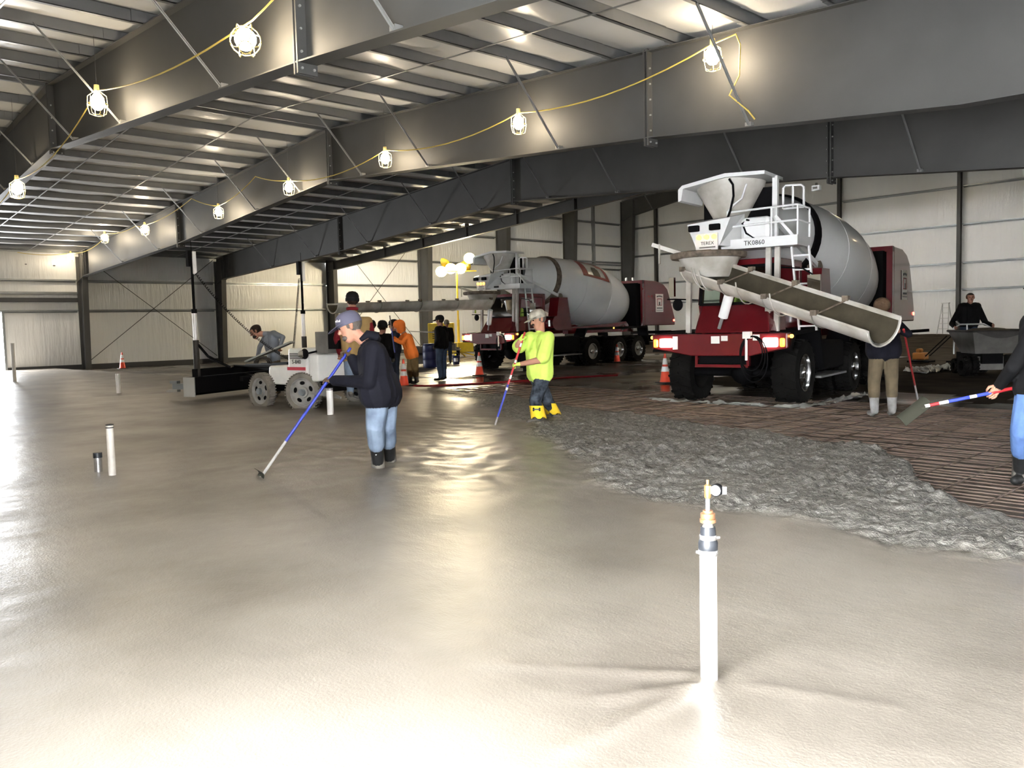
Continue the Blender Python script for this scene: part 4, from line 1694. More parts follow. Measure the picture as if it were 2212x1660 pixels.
def person(label, J, C, face, up=(0, 0, 1), vox=.014, build=1.0, hood=False, grip=True, group='crew on the pour', short=False, hands=True, coat=0.0, face_detail=True, belly=0.0, loose=1.0):
    """J: joints (world), C: material of each region, face: direction the head faces"""
    J = {k: Vector(v) for k, v in J.items()}
    root = empty('person', (J['an_l'] + J['an_r']) / 2 if 'an_l' in J else J['pelvis'])
    tag(root, label, 'person', group)
    inv = Matrix.Translation(-root.location)
    caps = []
    B = build

    def cap(a, c, r0, r1, t):
        caps.append((Vector(a), Vector(c), r0, r1, t))
    pel, che, nk, hd = J['pelvis'], J['chest'], J['neck'], J['head']
    spine = (che - pel).normalized()
    sl, sr = J['sh_l'], J['sh_r']
    acr = (sl - sr).normalized()
    fwd = acr.cross(spine).normalized()
    if fwd.dot(Vector(face)) < 0:
        fwd = -fwd
    hl = J.get('hip_l', pel + acr * .095 * B)
    hr = J.get('hip_r', pel - acr * .095 * B)
    # torso
    for s_, h_ in ((sl, hl), (sr, hr)):
        q = s_.lerp(sl.lerp(sr, .5), .30)
        cap(q - spine * .05, q.lerp(h_, .55), .115 * B, .118 * B, 'top')
        cap(q.lerp(h_, .55), h_ + spine * .06, .118 * B, .122 * B + coat, 'top')
    cap(che, pel + spine * .05, .135 * B, .138 * B + coat + belly, 'top')
    if belly:
        cap(che.lerp(pel, .35) + fwd * .09, che.lerp(pel, .68) + fwd * (.08), .13, .15, 'top')
    cap(sl, sr, .075 * B, .075 * B, 'top')
    if coat:
        for h_ in (hl, hr):
            cap(h_ + spine * .16, h_ + spine * .055, .120 * B + coat, .126 * B + coat, 'top')
    cap(sl.lerp(sr, .5) + spine * .01, nk, .075 * B, .062, 'top')
    # neck and head
    f = Vector(face).normalized()
    u = Vector(up).normalized()
    u = (u - f * u.dot(f)).normalized()
    r = f.cross(u)
    hs = HS

    def E(fx, ux, rx=0.0):
        return hd + f * (fx * hs) + u * (ux * hs) + r * (rx * hs)
    cap(nk, E(-.012, -.05), .064, .064, 'neck')
    cap(E(-.025, .028), E(.022, .030), .090 * hs, .084 * hs, 'head')
    cap(E(.022, -.005), E(.046, -.088), .074 * hs, .046 * hs, 'face')
    cap(E(.088, .015), E(.110, -.022), .011 * hs, .017 * hs, 'face')
    cap(E(.080, .030, .035), E(.080, .030, -.035), .016 * hs, .016 * hs, 'face')
    for s in (-1, 1):
        cap(E(-.01, .012, s * .082), E(-.004, -.022, s * .080), .016 * hs, .011 * hs, 'face')
    if hood:
        cap(E(-.035, .035), E(-.03, -.06), .120 * hs, .110 * hs, 'top')
        cap(E(.02, .055), E(-.02, .05), .102 * hs, .112 * hs, 'top')
    # arms
    for sd in 'lr':
        s_, e_, w_ = J['sh_' + sd], J['el_' + sd], J['wr_' + sd]
        k = loose
        cap(s_, e_, .068 * B * k, .055 * B * k, 'sleeve')
        if short:
            cap(s_, s_.lerp(e_, .85), .085 * B, .092 * B, 'sleeve')
            cap(s_.lerp(e_, .8), e_, .050 * B, .048 * B, 'arm')
            cap(e_, w_, .048 * B, .032 * B, 'arm')
        else:
            cap(e_, w_, .054 * B * k, .042 * B * k, 'sleeve')
        d = J.get('hd_' + sd)
        d = (d - w_).normalized() if d is not None else (w_ - e_).normalized()
        cap(w_, w_ + d * .03, .032, .034, 'hand')
        bk = J.get('bk_' + sd, Vector((0, 0, 1)))
        bk = Vector(bk)
        bk = (bk - d * bk.dot(d)).normalized()
        ax = bk.cross(d).normalized()
        for q in (-1, 1):
            cap(w_ + d * .035 + ax * (.018 * q), w_ + d * .085 + ax * (.026 * q), .021, .017, 'hand')
    # legs
    for sd, h_ in (('l', hl), ('r', hr)):
        if 'kn_' + sd not in J:
            continue
        kn, an = J['kn_' + sd], J['an_' + sd]
        cap(h_, kn, .112 * min(B, 1.12), .086 * min(B, 1.12), 'leg')
        cap(kn, kn.lerp(an, .45), .084 * min(B, 1.12), .080 * min(B, 1.12), 'leg')
        cap(kn.lerp(an, .44), an, .078 if C.get('tall_boot') else .080, .062, 'boot' if C.get('tall_boot') else 'leg')
        toe = J['toe_' + sd]
        td = (toe - an)
        cap(an - Vector((0, 0, .03)) - td * .18, an + td * .45 - Vector((0, 0, .045)), .048, .047, 'boot')
        cap(an + td * .45 - Vector((0, 0, .045)), toe - Vector((0, 0, .02)), .047, .040, 'boot')
    b = MB()
    for c in caps:
        capsule(b, *c[:4])
    me = voxelise(b, vox)
    n = len(me.polygons)
    cen = np.zeros(n * 3)
    me.polygons.foreach_get('center', cen)
    cen = cen.reshape(-1, 3)
    best = np.full(n, 1e9)
    idx = np.zeros(n, int)
    tags = ['top', 'neck', 'head', 'face', 'sleeve', 'arm', 'hand', 'leg', 'boot']
    key = {'top': 'top', 'neck': 'skin', 'head': 'hair', 'face': 'skin', 'sleeve': 'sleeve', 'arm': 'skin', 'hand': 'hand', 'leg': 'leg', 'boot': 'boot'}
    defaults = {'skin': 'skin', 'sleeve': C['top'], 'hair': C.get('hair', 'dark hair'), 'hand': 'skin'}
    for p0, p1, r0, r1, t in caps:
        p0, p1 = np.array(p0), np.array(p1)
        dd = p1 - p0
        L2 = max(1e-9, dd @ dd)
        tt = np.clip((cen - p0) @ dd / L2, 0, 1)
        dist = np.linalg.norm(cen - p0 - tt[:, None] * dd, axis=1) - (r0 + (r1 - r0) * tt)
        w = dist < best
        best[w] = dist[w]
        idx[w] = tags.index(t)
    names = [C.get(key[t], defaults.get(key[t], C['top'])) for t in tags]
    uniq = list(dict.fromkeys(names))
    me.materials.clear()
    for q in uniq:
        me.materials.append(M[q])
    mi = np.array([uniq.index(q) for q in names])[idx]
    # the front of the skull below the brow is skin, not hair
    hv = np.array(hd)
    rel = cen - hv
    fa, ua = rel @ np.array(f), rel @ np.array(u)
    m_ = (idx == tags.index('head')) & (fa > .04) & (ua < .072)
    mi[m_] = uniq.index(names[tags.index('face')])
    m_ = (idx == tags.index('neck')) & (fa < -.05) & (ua > -.10) & (not hood)
    # append fingers
    if hands:
        fb = MB()
        for sd in 'lr':
            w_, e_ = J['wr_' + sd], J['el_' + sd]
            d = J.get('hd_' + sd)
            d = (d - w_).normalized() if d is not None else (w_ - e_).normalized()
            bk = Vector(J.get('bk_' + sd, Vector((0, 0, 1))))
            bk = (bk - d * bk.dot(d)).normalized()
            g = J.get('grip_' + sd)
            hand_fingers(fb, w_, d, bk.cross(d).normalized(), bk, grip if g is None else g.x > 0)
        nv0 = len(me.vertices)
        vv = np.zeros(nv0 * 3)
        me.vertices.foreach_get('co', vv)
        verts = [tuple(x) for x in vv.reshape(-1, 3)] + fb.v
        faces = [tuple(p.vertices) for p in me.polygons] + [tuple(i + nv0 for i in q) for q in fb.f]
        me2 = bpy.data.meshes.new('body')
        me2.from_pydata(verts, [], faces)
        for q in uniq:
            me2.materials.append(M[q])
        mi = np.concatenate([mi, np.full(len(fb.f), uniq.index(names[tags.index('hand')]))])
        bpy.data.meshes.remove(me)
        me = me2
    me.polygons.foreach_set('material_index', mi.astype(np.int32))
    me.polygons.foreach_set('use_smooth', [True] * len(me.polygons))
    me.transform(inv)
    me.update()
    me.name = 'body'
    o = bpy.data.objects.new('body', me)
    col.objects.link(o)
    o.parent = root
    if face_detail:
        for s in (-1, 1):
            b = MB()
            b.ball(E(.0945, .012, s * .033), .0115, 10, 8)
            b.build('eye', 'eye', root, True, inv)
        b = MB()
        b.ball(E(.094, -.056), 1, 10, 8, (.030, .012, .007), Matrix((r, f, u)).transposed())
        b.build('mouth', 'lip', root, True, inv)
    root['_h'] = 0
    del root['_h']
    return root, inv, (hd, f, u, r)


def headgear(root, inv, H, kind, m, brim_m=None):
    hd, f, u, r = H
    rot = Matrix((r, f, u)).transposed().to_4x4()
    mt = Matrix.Translation(hd + (u * .032 - f * .002) * HS) @ rot @ Matrix.Diagonal((HS, HS, HS, 1))
    b = MB()
    if kind == 'cap':
        prof = [(.108, -.012), (.110, .02), (.104, .055), (.085, .088), (.05, .108), (.001, .114)]
        b.lathe(prof, 24, mt @ Matrix.Diagonal((.95, 1.06, 1, 1)))
        o = b.build('cap', m, root, True, inv)
        b = MB()
        vs, fs = [], []
        N = 12
        for rr, zz in ((.100, .012), (.19, -.012)):
            for k in range(N + 1):
                t = R(28) + R(124) * k / N
                q = rr if rr < .15 else (.108 + .085 * math.sin(math.pi * k / N) ** .7)
                vs.append(mt @ Vector((q * .98 * math.cos(t), q * 1.05 * math.sin(t), zz if rr < .15 else .012 - .035 * math.sin(math.pi * k / N))))
        for k in range(N):
            fs.append((k, k + 1, N + 2 + k, N + 1 + k))
        up_ = [v + u * .006 for v in vs]
        n = len(vs)
        fs2 = [tuple(reversed([i + n for i in q])) for q in fs]
        rim = [(N + 1 + k, N + 2 + k, n + N + 2 + k, n + N + 1 + k) for k in range(N)]
        b.add(vs + up_, fs + fs2 + rim)
        b.build('brim', m, o, True, inv)
    elif kind == 'beanie':
        prof = [(.106, -.03), (.112, -.02), (.112, .02), (.105, .022), (.106, .055), (.090, .095), (.055, .122), (.001, .132)]
        b.lathe(prof, 24, mt @ Matrix.Diagonal((.95, 1.05, 1, 1)))
        o = b.build('beanie', m, root, True, inv)
    elif kind == 'helmet':
        prof = [(.125, -.02), (.13, -.01), (.118, .01), (.112, .06), (.085, .105), (.04, .122), (.001, .124)]
        b.lathe(prof, 24, mt)
        o = b.build('hard_hat', m, root, True, inv)
    return o


def limbs(fwd, feet_l, feet_r, base):
    pass


def stand(px, py, dep_or_none, facing_deg, height=1.75, lean=0.0, z=0.0, stance=.22, bend=0.0, arms='down', turn=0.0, hx=None):
    """joints of a standing figure at the ground pixel; facing_deg is the world azimuth (0 = +x, 90 = +y)"""
    base = ground(px, py, z) if dep_or_none is None else at(px, py, dep_or_none)
    base = Vector((base.x, base.y, z))
    return stand_at(base, facing_deg, height, lean, stance, bend, arms)


def stand_at(base, facing_deg, height=1.75, lean=0.0, stance=.22, bend=0.0, arms='down'):
    k = height / 1.75
    a = R(facing_deg)
    f = Vector((math.cos(a), math.sin(a), 0))
    l = Vector((-f.y, f.x, 0))
    U = Vector((0, 0, 1))

    def P(x, y, z):
        return base + f * (x * k) + l * (y * k) + U * (z * k)
    th = R(lean)

    def T(x, y, z):                       # torso point, leaning forward about the hips
        dz = z - .93
        return P(x * math.cos(th) + dz * math.sin(th), y, .93 + dz * math.cos(th) - x * math.sin(th))
    J = dict(pelvis=P(0, 0, .95), hip_l=P(0, .095, .93), hip_r=P(0, -.095, .93), chest=T(0, 0, 1.28), neck=T(.0, 0, 1.47), head=T(.03, 0, 1.635),
             sh_l=T(0, .19, 1.41), sh_r=T(0, -.19, 1.41),
             kn_l=P(.03 + bend, stance / 2, .50), kn_r=P(.03 + bend, -stance / 2, .50), an_l=P(0, stance / 2, .09), an_r=P(0, -stance / 2, .09),
             toe_l=P(.17, stance / 2 + .02, .045), toe_r=P(.17, -stance / 2 - .02, .045))
    if arms == 'down':
        J.update(el_l=T(-.03, .25, 1.12), el_r=T(-.03, -.25, 1.12), wr_l=T(.06, .26, .88), wr_r=T(.06, -.26, .88))
    elif arms == 'pockets':
        J.update(el_l=T(-.06, .29, 1.14), el_r=T(-.06, -.29, 1.14), wr_l=T(.10, .20, .95), wr_r=T(.10, -.20, .95))
    elif arms == 'fwd':
        J.update(el_l=T(.08, .24, 1.14), el_r=T(.08, -.24, 1.14), wr_l=T(.30, .12, 1.08), wr_r=T(.30, -.12, 1.08))
    J['_f'], J['_l'] = f, l
    J['bk_l'], J['bk_r'] = l, -l
    return J


def clean(J):
    return {k: v for k, v in J.items() if not k.startswith('_')}


# ================================================================== the crew
def rake(label, top, tip, segs, blade=None, r=.016, cat='rake', bl_mat='blade'):
    """long handle from top to tip in coloured lengths [(fraction, material)], plus a blade"""
    top, tip = Vector(top), Vector(tip)
    o = empty('concrete_rake', tip)
    tag(o, label, cat, 'hand tools for moving concrete')
    inv = Matrix.Translation(-tip)
    t0 = 0.0
    for t1, m in segs:
        b = MB()
        b.cyl(top.lerp(tip, t0), top.lerp(tip, t1), r, r, 12)
        b.build('handle', m, o, True, inv)
        t0 = t1
    if blade:
        c, ux, uy, w, h = blade
        ux, uy = Vector(ux).normalized(), Vector(uy).normalized()
        nrm = ux.cross(uy).normalized()
        b = MB()
        c = Vector(c)
        pts = []
        for i in range(7):                      # slightly curved plate
            a = (i / 6 - .5)
            pts.append(c + uy * (a * h) + nrm * (.03 * math.cos(a * math.pi)))
        vs, fs = [], []
        for s in (-1, 1):
            for th in (0, .006):
                for p in pts:
                    vs.append(p + ux * (s * w / 2) + nrm * th)
        n = 7
        for i in range(6):
            fs += [(i, i + 1, 2 * n + i + 1, 2 * n + i), (n + i, 3 * n + i, 3 * n + i + 1, n + i + 1), (i, n + i, n + i + 1, i + 1), (2 * n + i, 2 * n + i + 1, 3 * n + i + 1, 3 * n + i)]
        fs += [(0, 2 * n, 3 * n, n), (n - 1, 2 * n - 1, 4 * n - 1, 3 * n - 1)]
        b.add(vs, fs)
        b.build('blade', bl_mat, o, True, inv)
        b = MB()
        b.bar(tip.lerp(top, .03), c, .03, .02)
        b.build('socket', 'blade', o, False, inv)
    return o


def on(a, b, t):
    return Vector(a).lerp(Vector(b), t)


IMG_L = -RIGHT
DN = -UP
TOC = -_fwd

# ---- man in the navy hoodie, raking in the foreground
D = 8.55
hA, hB = at(757, 752, 8.72), ground(560, 1030) + Vector((0, 0, -.03))
p1, p2 = on(hA, hB, .055), on(hA, hB, .265)
J = dict(head=at(757, 707, D), neck=at(788, 738, D), chest=at(806, 775, D), pelvis=at(824, 856, D + .02),
         sh_l=at(806, 755, D - .19), el_l=at(797, 826, D - .27), wr_l=p2 + RIGHT * .085 + UP * .01 + _fwd * (-.02), hd_l=p2 + UP * .02,
         sh_r=at(797, 757, D + .19), el_r=at(775, 800, D + .26), wr_r=p1 + RIGHT * .07 + DN * .045, hd_r=p1 + UP * .02,
         hip_l=at(816, 862, D - .10), hip_r=at(834, 862, D + .10), kn_l=at(810, 922, D - .10), kn_r=at(836, 920, D + .12),
         an_l=ground(817, 1008) + Vector((0, 0, .015)), an_r=ground(842, 997) + Vector((0, 0, .015)))
J['toe_l'] = J['an_l'] + IMG_L * .17 + Vector((0, 0, -.04))
J['toe_r'] = J['an_r'] + IMG_L * .10 + TOC * .10 + Vector((0, 0, -.04))
J['bk_l'], J['bk_r'] = UP + TOC * .5, UP + _fwd * .3
C = dict(top='navy hoodie', leg='light denim', boot='black rubber boot', tall_boot=1, hand='brown glove', hair='grey-brown hair')
rt, inv, H = person('man in navy hoodie and slate cap leaning on a blue rake', J, C, IMG_L * .90 + DN * .36 + TOC * .20, UP * .95 + IMG_L * .30, vox=.0095, build=1.24, coat=.03, loose=1.10)
o = headgear(rt, inv, H, 'cap', 'slate cap')
hd, f, u, r = H
b = MB()                                          # collar and folded hood behind the neck
b.tube([at(779, 735, D - .09), at(794, 722, D - .10), at(809, 727, D - .05), at(812, 733, D + .04), at(800, 727, D + .10), at(784, 734, D + .10)], [.022, .042, .055, .055, .042, .022], 10)
b.build('hood', 'navy hoodie', rt, True, inv)
b = MB()                                          # script badge and side line on the cap
mt = Matrix.Translation(hd + u * .085 + f * .080 + TOC * .10) @ Matrix(((IMG_L * -.8 + TOC * -.3 + UP * .12).normalized(), u, (TOC * .8 + f * .5).normalized())).transposed().to_4x4()
for k in range(4):
    b.box(mt @ Vector((-.022 + .014 * k, .004 * (k % 2), 0)), (.008, .006, .016 + .008 * (k % 2)))
b.build('cap_badge', 'white_handle', o, False, inv)
b = MB()
b.ball(hd + f * .088 - u * .092, 1, 12, 8, (.056, .036, .030), Matrix((r, f, u)).transposed())
b.build('beard', 'grey-brown hair', rt, True, inv)
for s_, a_ in ((1, 'an_l'), (-1, 'an_r')):         # mud caked on the lower boots
    b = MB()
    a0 = J[a_]
    b.cyl(a0 + Vector((0, 0, -.09)), a0 + Vector((0, 0, .16)), .080, .066, 14)
    b.build('boot_mud', 'muddy boot', rt, True, inv)
b = MB()
q = J['kn_l'].lerp(J['an_l'], .66) + TOC * .068
b.prism([q + IMG_L * .028, q + UP * .028, q - IMG_L * .028, q - UP * .028], TOC * .004)
b.build('boot_emblem', 'collar', rt, False, inv)
rake('blue-handled concrete rake held by the man in the navy hoodie', hA, hB, [(.72, 'blue'), (1.0, 'handle_grey')],
     blade=(hB + Vector((0, 0, .05)) + IMG_L * .01, IMG_L * .45 + TOC * -.9, Vector((0, 0, 1)) + IMG_L * .3, .30, .10))

# ---- man in the hi-vis shirt
D = 12.55
hA, hB = at(1134, 718, 12.42), ground(1068, 918) + Vector((0, 0, -.03))
p1, p2 = on(hA, hB, .06), on(hA, hB, .345)
J = dict(head=at(1163, 692, D), neck=at(1168, 716, D), chest=at(1168, 748, D), pelvis=at(1166, 808, D),
         sh_l=at(1184, 730, D - .17), el_l=at(1172, 777, D - .28), wr_l=p2 + RIGHT * .10 + UP * .005, hd_l=p2,
         sh_r=at(1146, 730, D + .15), el_r=at(1117, 752, D - .02), wr_r=p1 + DN * .06 + IMG_L * .055, hd_r=p1 + UP * .01,
         hip_l=at(1173, 814, D - .08), hip_r=at(1159, 814, D + .08), kn_l=at(1156, 866, D - .12), kn_r=at(1181, 862, D + .1),
         an_l=ground(1164, 912) + Vector((0, 0, .07)), an_r=ground(1196, 903) + Vector((0, 0, .07)))
J['toe_l'] = J['an_l'] + IMG_L * .15 + TOC * .05 + Vector((0, 0, -.04))
J['toe_r'] = J['an_r'] + RIGHT * .08 + TOC * .12 + Vector((0, 0, -.04))
J['bk_l'], J['bk_r'] = UP + TOC * .6, TOC + UP * .3
C = dict(top='hi-vis shirt', leg='dark camo trousers', boot='muddy boot', hand='hi-vis glove', hair='grey-brown hair')
rt, inv, H = person('stout man in hi-vis yellow shirt and camouflage cap raking', J, C, IMG_L * .82 + TOC * .45 + DN * .25, UP * .97 + IMG_L * .2, vox=.0105, build=1.20, short=True, belly=.03, coat=.012)
headgear(rt, inv, H, 'cap', 'camo cap')
hd, f, u, r = H
b = MB()
b.ball(hd + f * .116 - u * .046, 1, 12, 8, (.040, .018, .012), Matrix((r, f, u)).transposed())
b.build('moustache', 'dark hair', rt, True, inv)
for a_, k_, dx in (('an_l', 'kn_l', 1), ('an_r', 'kn_r', 0)):
    a0, k0 = J[a_], J[k_]
    b = MB()
    top_ = k0.lerp(a0, .30)
    bot_ = k0.lerp(a0, 1.02)
    vs, fs = [], []
    for q, (rr) in ((0, .108), (.5, .112), (1, .118)):
        c = top_.lerp(bot_, q)
        for k in range(18):
            t = 2 * math.pi * k / 18
            wv = .02 * math.sin(5 * t) * (q == 1)
            vs.append(c + RIGHT * (rr * math.cos(t)) + _fwd * (rr * math.sin(t)) + Vector((0, 0, wv)))
    for i in range(2):
        for k in range(18):
            fs.append((i * 18 + k, i * 18 + (k + 1) % 18, (i + 1) * 18 + (k + 1) % 18, (i + 1) * 18 + k))
    b.add(vs, fs)
    bo = b.build('boot_cover', 'yellow rubber', rt, True, inv)
    if dx:
        b = MB()                                   # black bone emblem
        q = top_.lerp(bot_, .30) + TOC * .112 + IMG_L * .01
        b.bar(q - RIGHT * .04, q + RIGHT * .04, .008, .022, up=UP)
        for s in (-1, 1):
            for v in (-1, 1):
                b.ball(q + RIGHT * (s * .045) + UP * (v * .012), .016, 8, 6, (1, 1, 1))
        b.build('bone_emblem', 'ink', bo, False, inv)
rake('patterned red and blue rake handle held by the hi-vis man', hA, hB, [(.12, 'red_handle'), (.16, 'white_handle'), (.30, 'red_handle'), (.33, 'white_handle'), (.46, 'red_handle'), (.50, 'white_handle'), (.56, 'red_handle'), (.59, 'navy_handle'), (.62, 'white_handle'), (.90, 'navy_handle'), (1.0, 'handle_grey')])

# ---- screed operator, seen from behind
D = 15.0
J = dict(head=at(761, 652, D), neck=at(764, 670, D), chest=at(767, 706, D), pelvis=at(766, 770, D),
         sh_l=at(738, 694, D), sh_r=at(795, 694, D), el_l=at(727, 732, D + .05), el_r=at(806, 735, D + .05), wr_l=at(733, 762, D + .2), wr_r=at(795, 768, D + .25),
         hip_l=at(757, 778, D), hip_r=at(777, 778, D), kn_l=at(756, 812, D - .15), kn_r=at(779, 812, D - .1), an_l=at(757, 846, D), an_r=at(780, 846, D))
J['toe_l'], J['toe_r'] = J['an_l'] + _fwd * .16 + Vector((0, 0, -.04)), J['an_r'] + _fwd * .16 + Vector((0, 0, -.04))
C = dict(top='tan vest', sleeve='dark red sleeves', leg='light denim', boot='muddy boot', hand='skin', neck='dark red sleeves')
rt, inv, H = person('screed operator in tan vest, red sleeves and black beanie, seen from behind', J, C, _fwd * .85 + IMG_L * .45, UP, vox=.012, build=1.12, coat=.02)
headgear(rt, inv, H, 'beanie', 'black cap')
b = MB()
b.tube([H[0] - UP * .13 + RIGHT * (.085 * math.cos(t)) + _fwd * (.085 * math.sin(t)) for t in [2 * math.pi * k / 16 for k in range(16)]], .03, 8, closed=True)
b.build('collar', 'dark red sleeves', rt, True, inv)

# ---- bearded man in the grey hoodie, bent over the board
D = 18.0
J = dict(head=at(553, 717, D), neck=at(568, 722, D), chest=at(583, 735, D), pelvis=at(594, 778, D + .02),
         sh_l=at(592, 721, D - .17), el_l=at(611, 729, D - .26), wr_l=at(606, 746, D - .32),
         sh_r=at(574, 727, D + .17), el_r=at(561, 750, D + .15), wr_r=at(557, 769, D - .1),
         hip_l=at(595, 782, D - .1), hip_r=at(592, 782, D + .1), kn_l=at(590, 818, D - .1), kn_r=at(590, 818, D + .12),
         an_l=ground(594, 860) + Vector((0, 0, .08)), an_r=ground(600, 852) + Vector((0, 0, .08)))
J['toe_l'], J['toe_r'] = J['an_l'] + IMG_L * .16 + Vector((0, 0, -.04)), J['an_r'] + IMG_L * .16 + Vector((0, 0, -.04))
C = dict(top='grey hoodie', leg='muddy trousers', boot='muddy boot', hair='dark hair')
rt, inv, H = person('bareheaded bearded man in grey hoodie bent over a board', J, C, IMG_L * .85 + DN * .45 + TOC * .2, UP * .9 + IMG_L * .4, vox=.012, build=1.0)
hd, f, u, r = H
b = MB()
b.ball(hd + f * .064 - u * .090, 1, 12, 8, (.066, .056, .046), Matrix((r, f, u)).transposed())
b.build('beard', 'dark hair', rt, True, inv)
b = MB()
b.ball(hd + u * .062 - f * .018, 1, 14, 10, (.106, .122, .088), Matrix((r, f, u)).transposed())
b.build('hair', 'dark hair', rt, True, inv)
o = MB()
o.bar(at(534, 781, 17.6), at(631, 739, 17.5), .30, .035, up=Vector((0, 0, 1)))
o = o.build('board', 'plank')
tag(o, 'grey board slanting over the screed machine under the bearded man', 'board')

# ---- man in the orange hoodie
D = 21.7
J = dict(head=at(862, 706, D), neck=at(873, 720, D), chest=at(880, 738, D), pelvis=at(892, 768, D),
         sh_l=at(882, 727, D - .17), el_l=at(869, 741, D - .24), wr_l=at(852, 735, D - .15),
         sh_r=at(871, 727, D + .17), el_r=at(861, 738, D + .2), wr_r=at(850, 729, D + .02),
         hip_l=at(894, 771, D - .1), hip_r=at(889, 771, D + .1), kn_l=at(897, 798, D - .1), kn_r=at(886, 798, D + .1),
         an_l=ground(900, 828, -.1) + Vector((0, 0, .08)), an_r=ground(886, 828, -.1) + Vector((0, 0, .08)))
J['toe_l'], J['toe_r'] = J['an_l'] + IMG_L * .15 + Vector((0, 0, -.04)), J['an_r'] + IMG_L * .15 + Vector((0, 0, -.04))
C = dict(top='orange hoodie', leg='brown duck cloth', boot='black rubber boot', tall_boot=1, hand='dark glove')
person('man in bright orange hooded sweatshirt and brown trousers', J, C, IMG_L * .9 + DN * .25 + TOC * .25, UP * .95 + IMG_L * .2, vox=.014, build=1.08, hood=True, coat=.02)
rake('blue tool handle held upright by the man in orange', at(842, 682, 21.55), at(853, 762, 21.5), [(.35, 'tan_box'), (1.0, 'navy_handle')])

# ---- bystanders in dark clothes
def azim(v):
    return math.degrees(math.atan2(v.y, v.x))


AZ_AWAY = azim(_fwd)
AZ_LEFT = azim(IMG_L)


def by(label, px, py, dep, z, az, h, C, gear, gm, arms='down', look=None, lean=0, vox=.015, build=1.08, coat=.02, extra=None, fd=True):
    base = at(px, py, dep)
    base.z = z
    J = stand_at(base, az, h, lean, arms=arms)
    f = J['_f']
    if extra:
        J.update(extra)
    rt, inv, H = person(label, clean(J), C, f + Vector((0, 0, -.12)) if look is None else look, (0, 0, 1), vox=vox, build=build, coat=coat, face_detail=fd)
    if gear:
        headgear(rt, inv, H, gear, gm)
    return rt, inv, H, J


K = dict(top='black fleece', leg='dark denim', boot='black rubber boot', hand='dark glove')
by('man in black beanie mostly hidden behind the operator', 808, 820, 22.4, -.1, AZ_AWAY + 40, 1.72, K, 'beanie', 'black cap')
by('man in black jacket, seen from behind, left of the orange hoodie', 829, 820, 20.4, -.1, AZ_AWAY - 20, 1.68, K, 'beanie', 'black cap')
by('man in dark cap and jeans right behind the orange hoodie', 857, 820, 22.3, -.1, AZ_LEFT, 1.74, dict(top='dark denim', leg='dark denim', boot='black rubber boot', hair='dark hair'), 'cap', 'black cap')
by('standing man in black jacket and cap before the bright wet ground', 956, 812, 24.2, -.1, AZ_LEFT - 25, 1.86, K, 'cap', 'black cap', arms='pockets', build=1.2)
by('distant man in dark jacket beside the yellow generator', 967, 770, 36.0, -.1, AZ_AWAY + 180, 1.80, K, 'beanie', 'camo cap')

base = ground(1908, 898, -.06)
J = stand_at(base, AZ_AWAY - 5, 1.76, 6, stance=.26)
f_, l_ = J['_f'], J['_l']
shA, shB = at(1952, 712, 11.95), ground(1983, 866, -.05)
q = on(shA, shB, .02)
J['el_r'] = at(1962, 722, 12.1)
J['wr_r'] = q + _fwd * .05 + IMG_L * .03
J['el_l'] = at(1862, 715, 12.2)
J['wr_l'] = at(1885, 712, 11.9)
C = dict(top='navy hoodie', leg='muddy trousers', boot='grey rubber boot', tall_boot=1, hair='brown hair')
rt, inv, H = person('man in navy jacket and grey rubber boots standing behind the chute mouth', clean(J), C, f_, (0, 0, 1), vox=.0125, build=1.08, coat=.035, face_detail=False)
hd, f, u, r = H
b = MB()
b.ball(hd + u * .040 - f * .015, 1, 14, 10, (.122, .130, .120), Matrix((r, f, u)).transposed())
b.build('hair', 'brown hair', rt, True, inv)
rake('red and white shovel handle leaning by the chute mouth', shA, shB, [(.74, 'red_handle'), (.97, 'white_handle'), (1.0, 'handle_grey')])

# ---- man cut by the right edge
D = 7.1
g0 = ground(2210, 1045, -.04)
J = stand_at(g0 + RIGHT * .25, AZ_LEFT + 12, 1.80, 0, stance=.30)
J['pelvis'] = at(2234, 846, D)
J['hip_l'], J['hip_r'] = at(2226, 852, D - .1), at(2240, 852, D + .1)
J['kn_l'], J['kn_r'] = at(2207, 932, D - .12), at(2226, 930, D + .12)
J['an_l'] = ground(2206, 1042, -.04) + Vector((0, 0, .09))
J['an_r'] = ground(2232, 1030, -.04) + Vector((0, 0, .09))
J['toe_l'], J['toe_r'] = J['an_l'] + IMG_L * .12 + TOC * .1 + Vector((0, 0, -.045)), J['an_r'] + IMG_L * .14 + Vector((0, 0, -.045))
J['sh_l'] = at(2240, 715, D - .12)
J['el_l'] = at(2190, 792, D - .2)
J['wr_l'] = at(2163, 835, D - .18)
hA, hB = at(2255, 826, D + .05), at(1998, 878, D + .25)
q = on(hA, hB, .41)
J['hd_l'] = q
J['wr_l'] = q + UP * .06 + RIGHT * .045
J['wr_r'] = on(hA, hB, .02) + RIGHT * .05
J['el_r'] = J['sh_r'] + Vector((0, 0, -.28)) + RIGHT * .1
J['bk_l'] = TOC
C = dict(top='black fleece', leg='blue denim', boot='black rubber boot', tall_boot=1)
rt, inv, H = person('man in black jacket and jeans cut off by the right edge', clean(J), C, IMG_L, (0, 0, 1), vox=.011, build=1.05, coat=.02, loose=1.1)
headgear(rt, inv, H, 'cap', 'black cap')
for a_ in ('an_l', 'an_r'):
    b = MB()
    b.cyl(J[a_] + Vector((0, 0, -.09)), J[a_] + Vector((0, 0, .17)), .078, .068, 14)
    b.build('boot_mud', 'muddy boot', rt, True, inv)
ux = (at(1950, 906, D + .3) - at(2002, 866, D + .3)).normalized()
uy = (at(2008, 884, D + .25) - at(1984, 862, D + .35)).normalized()
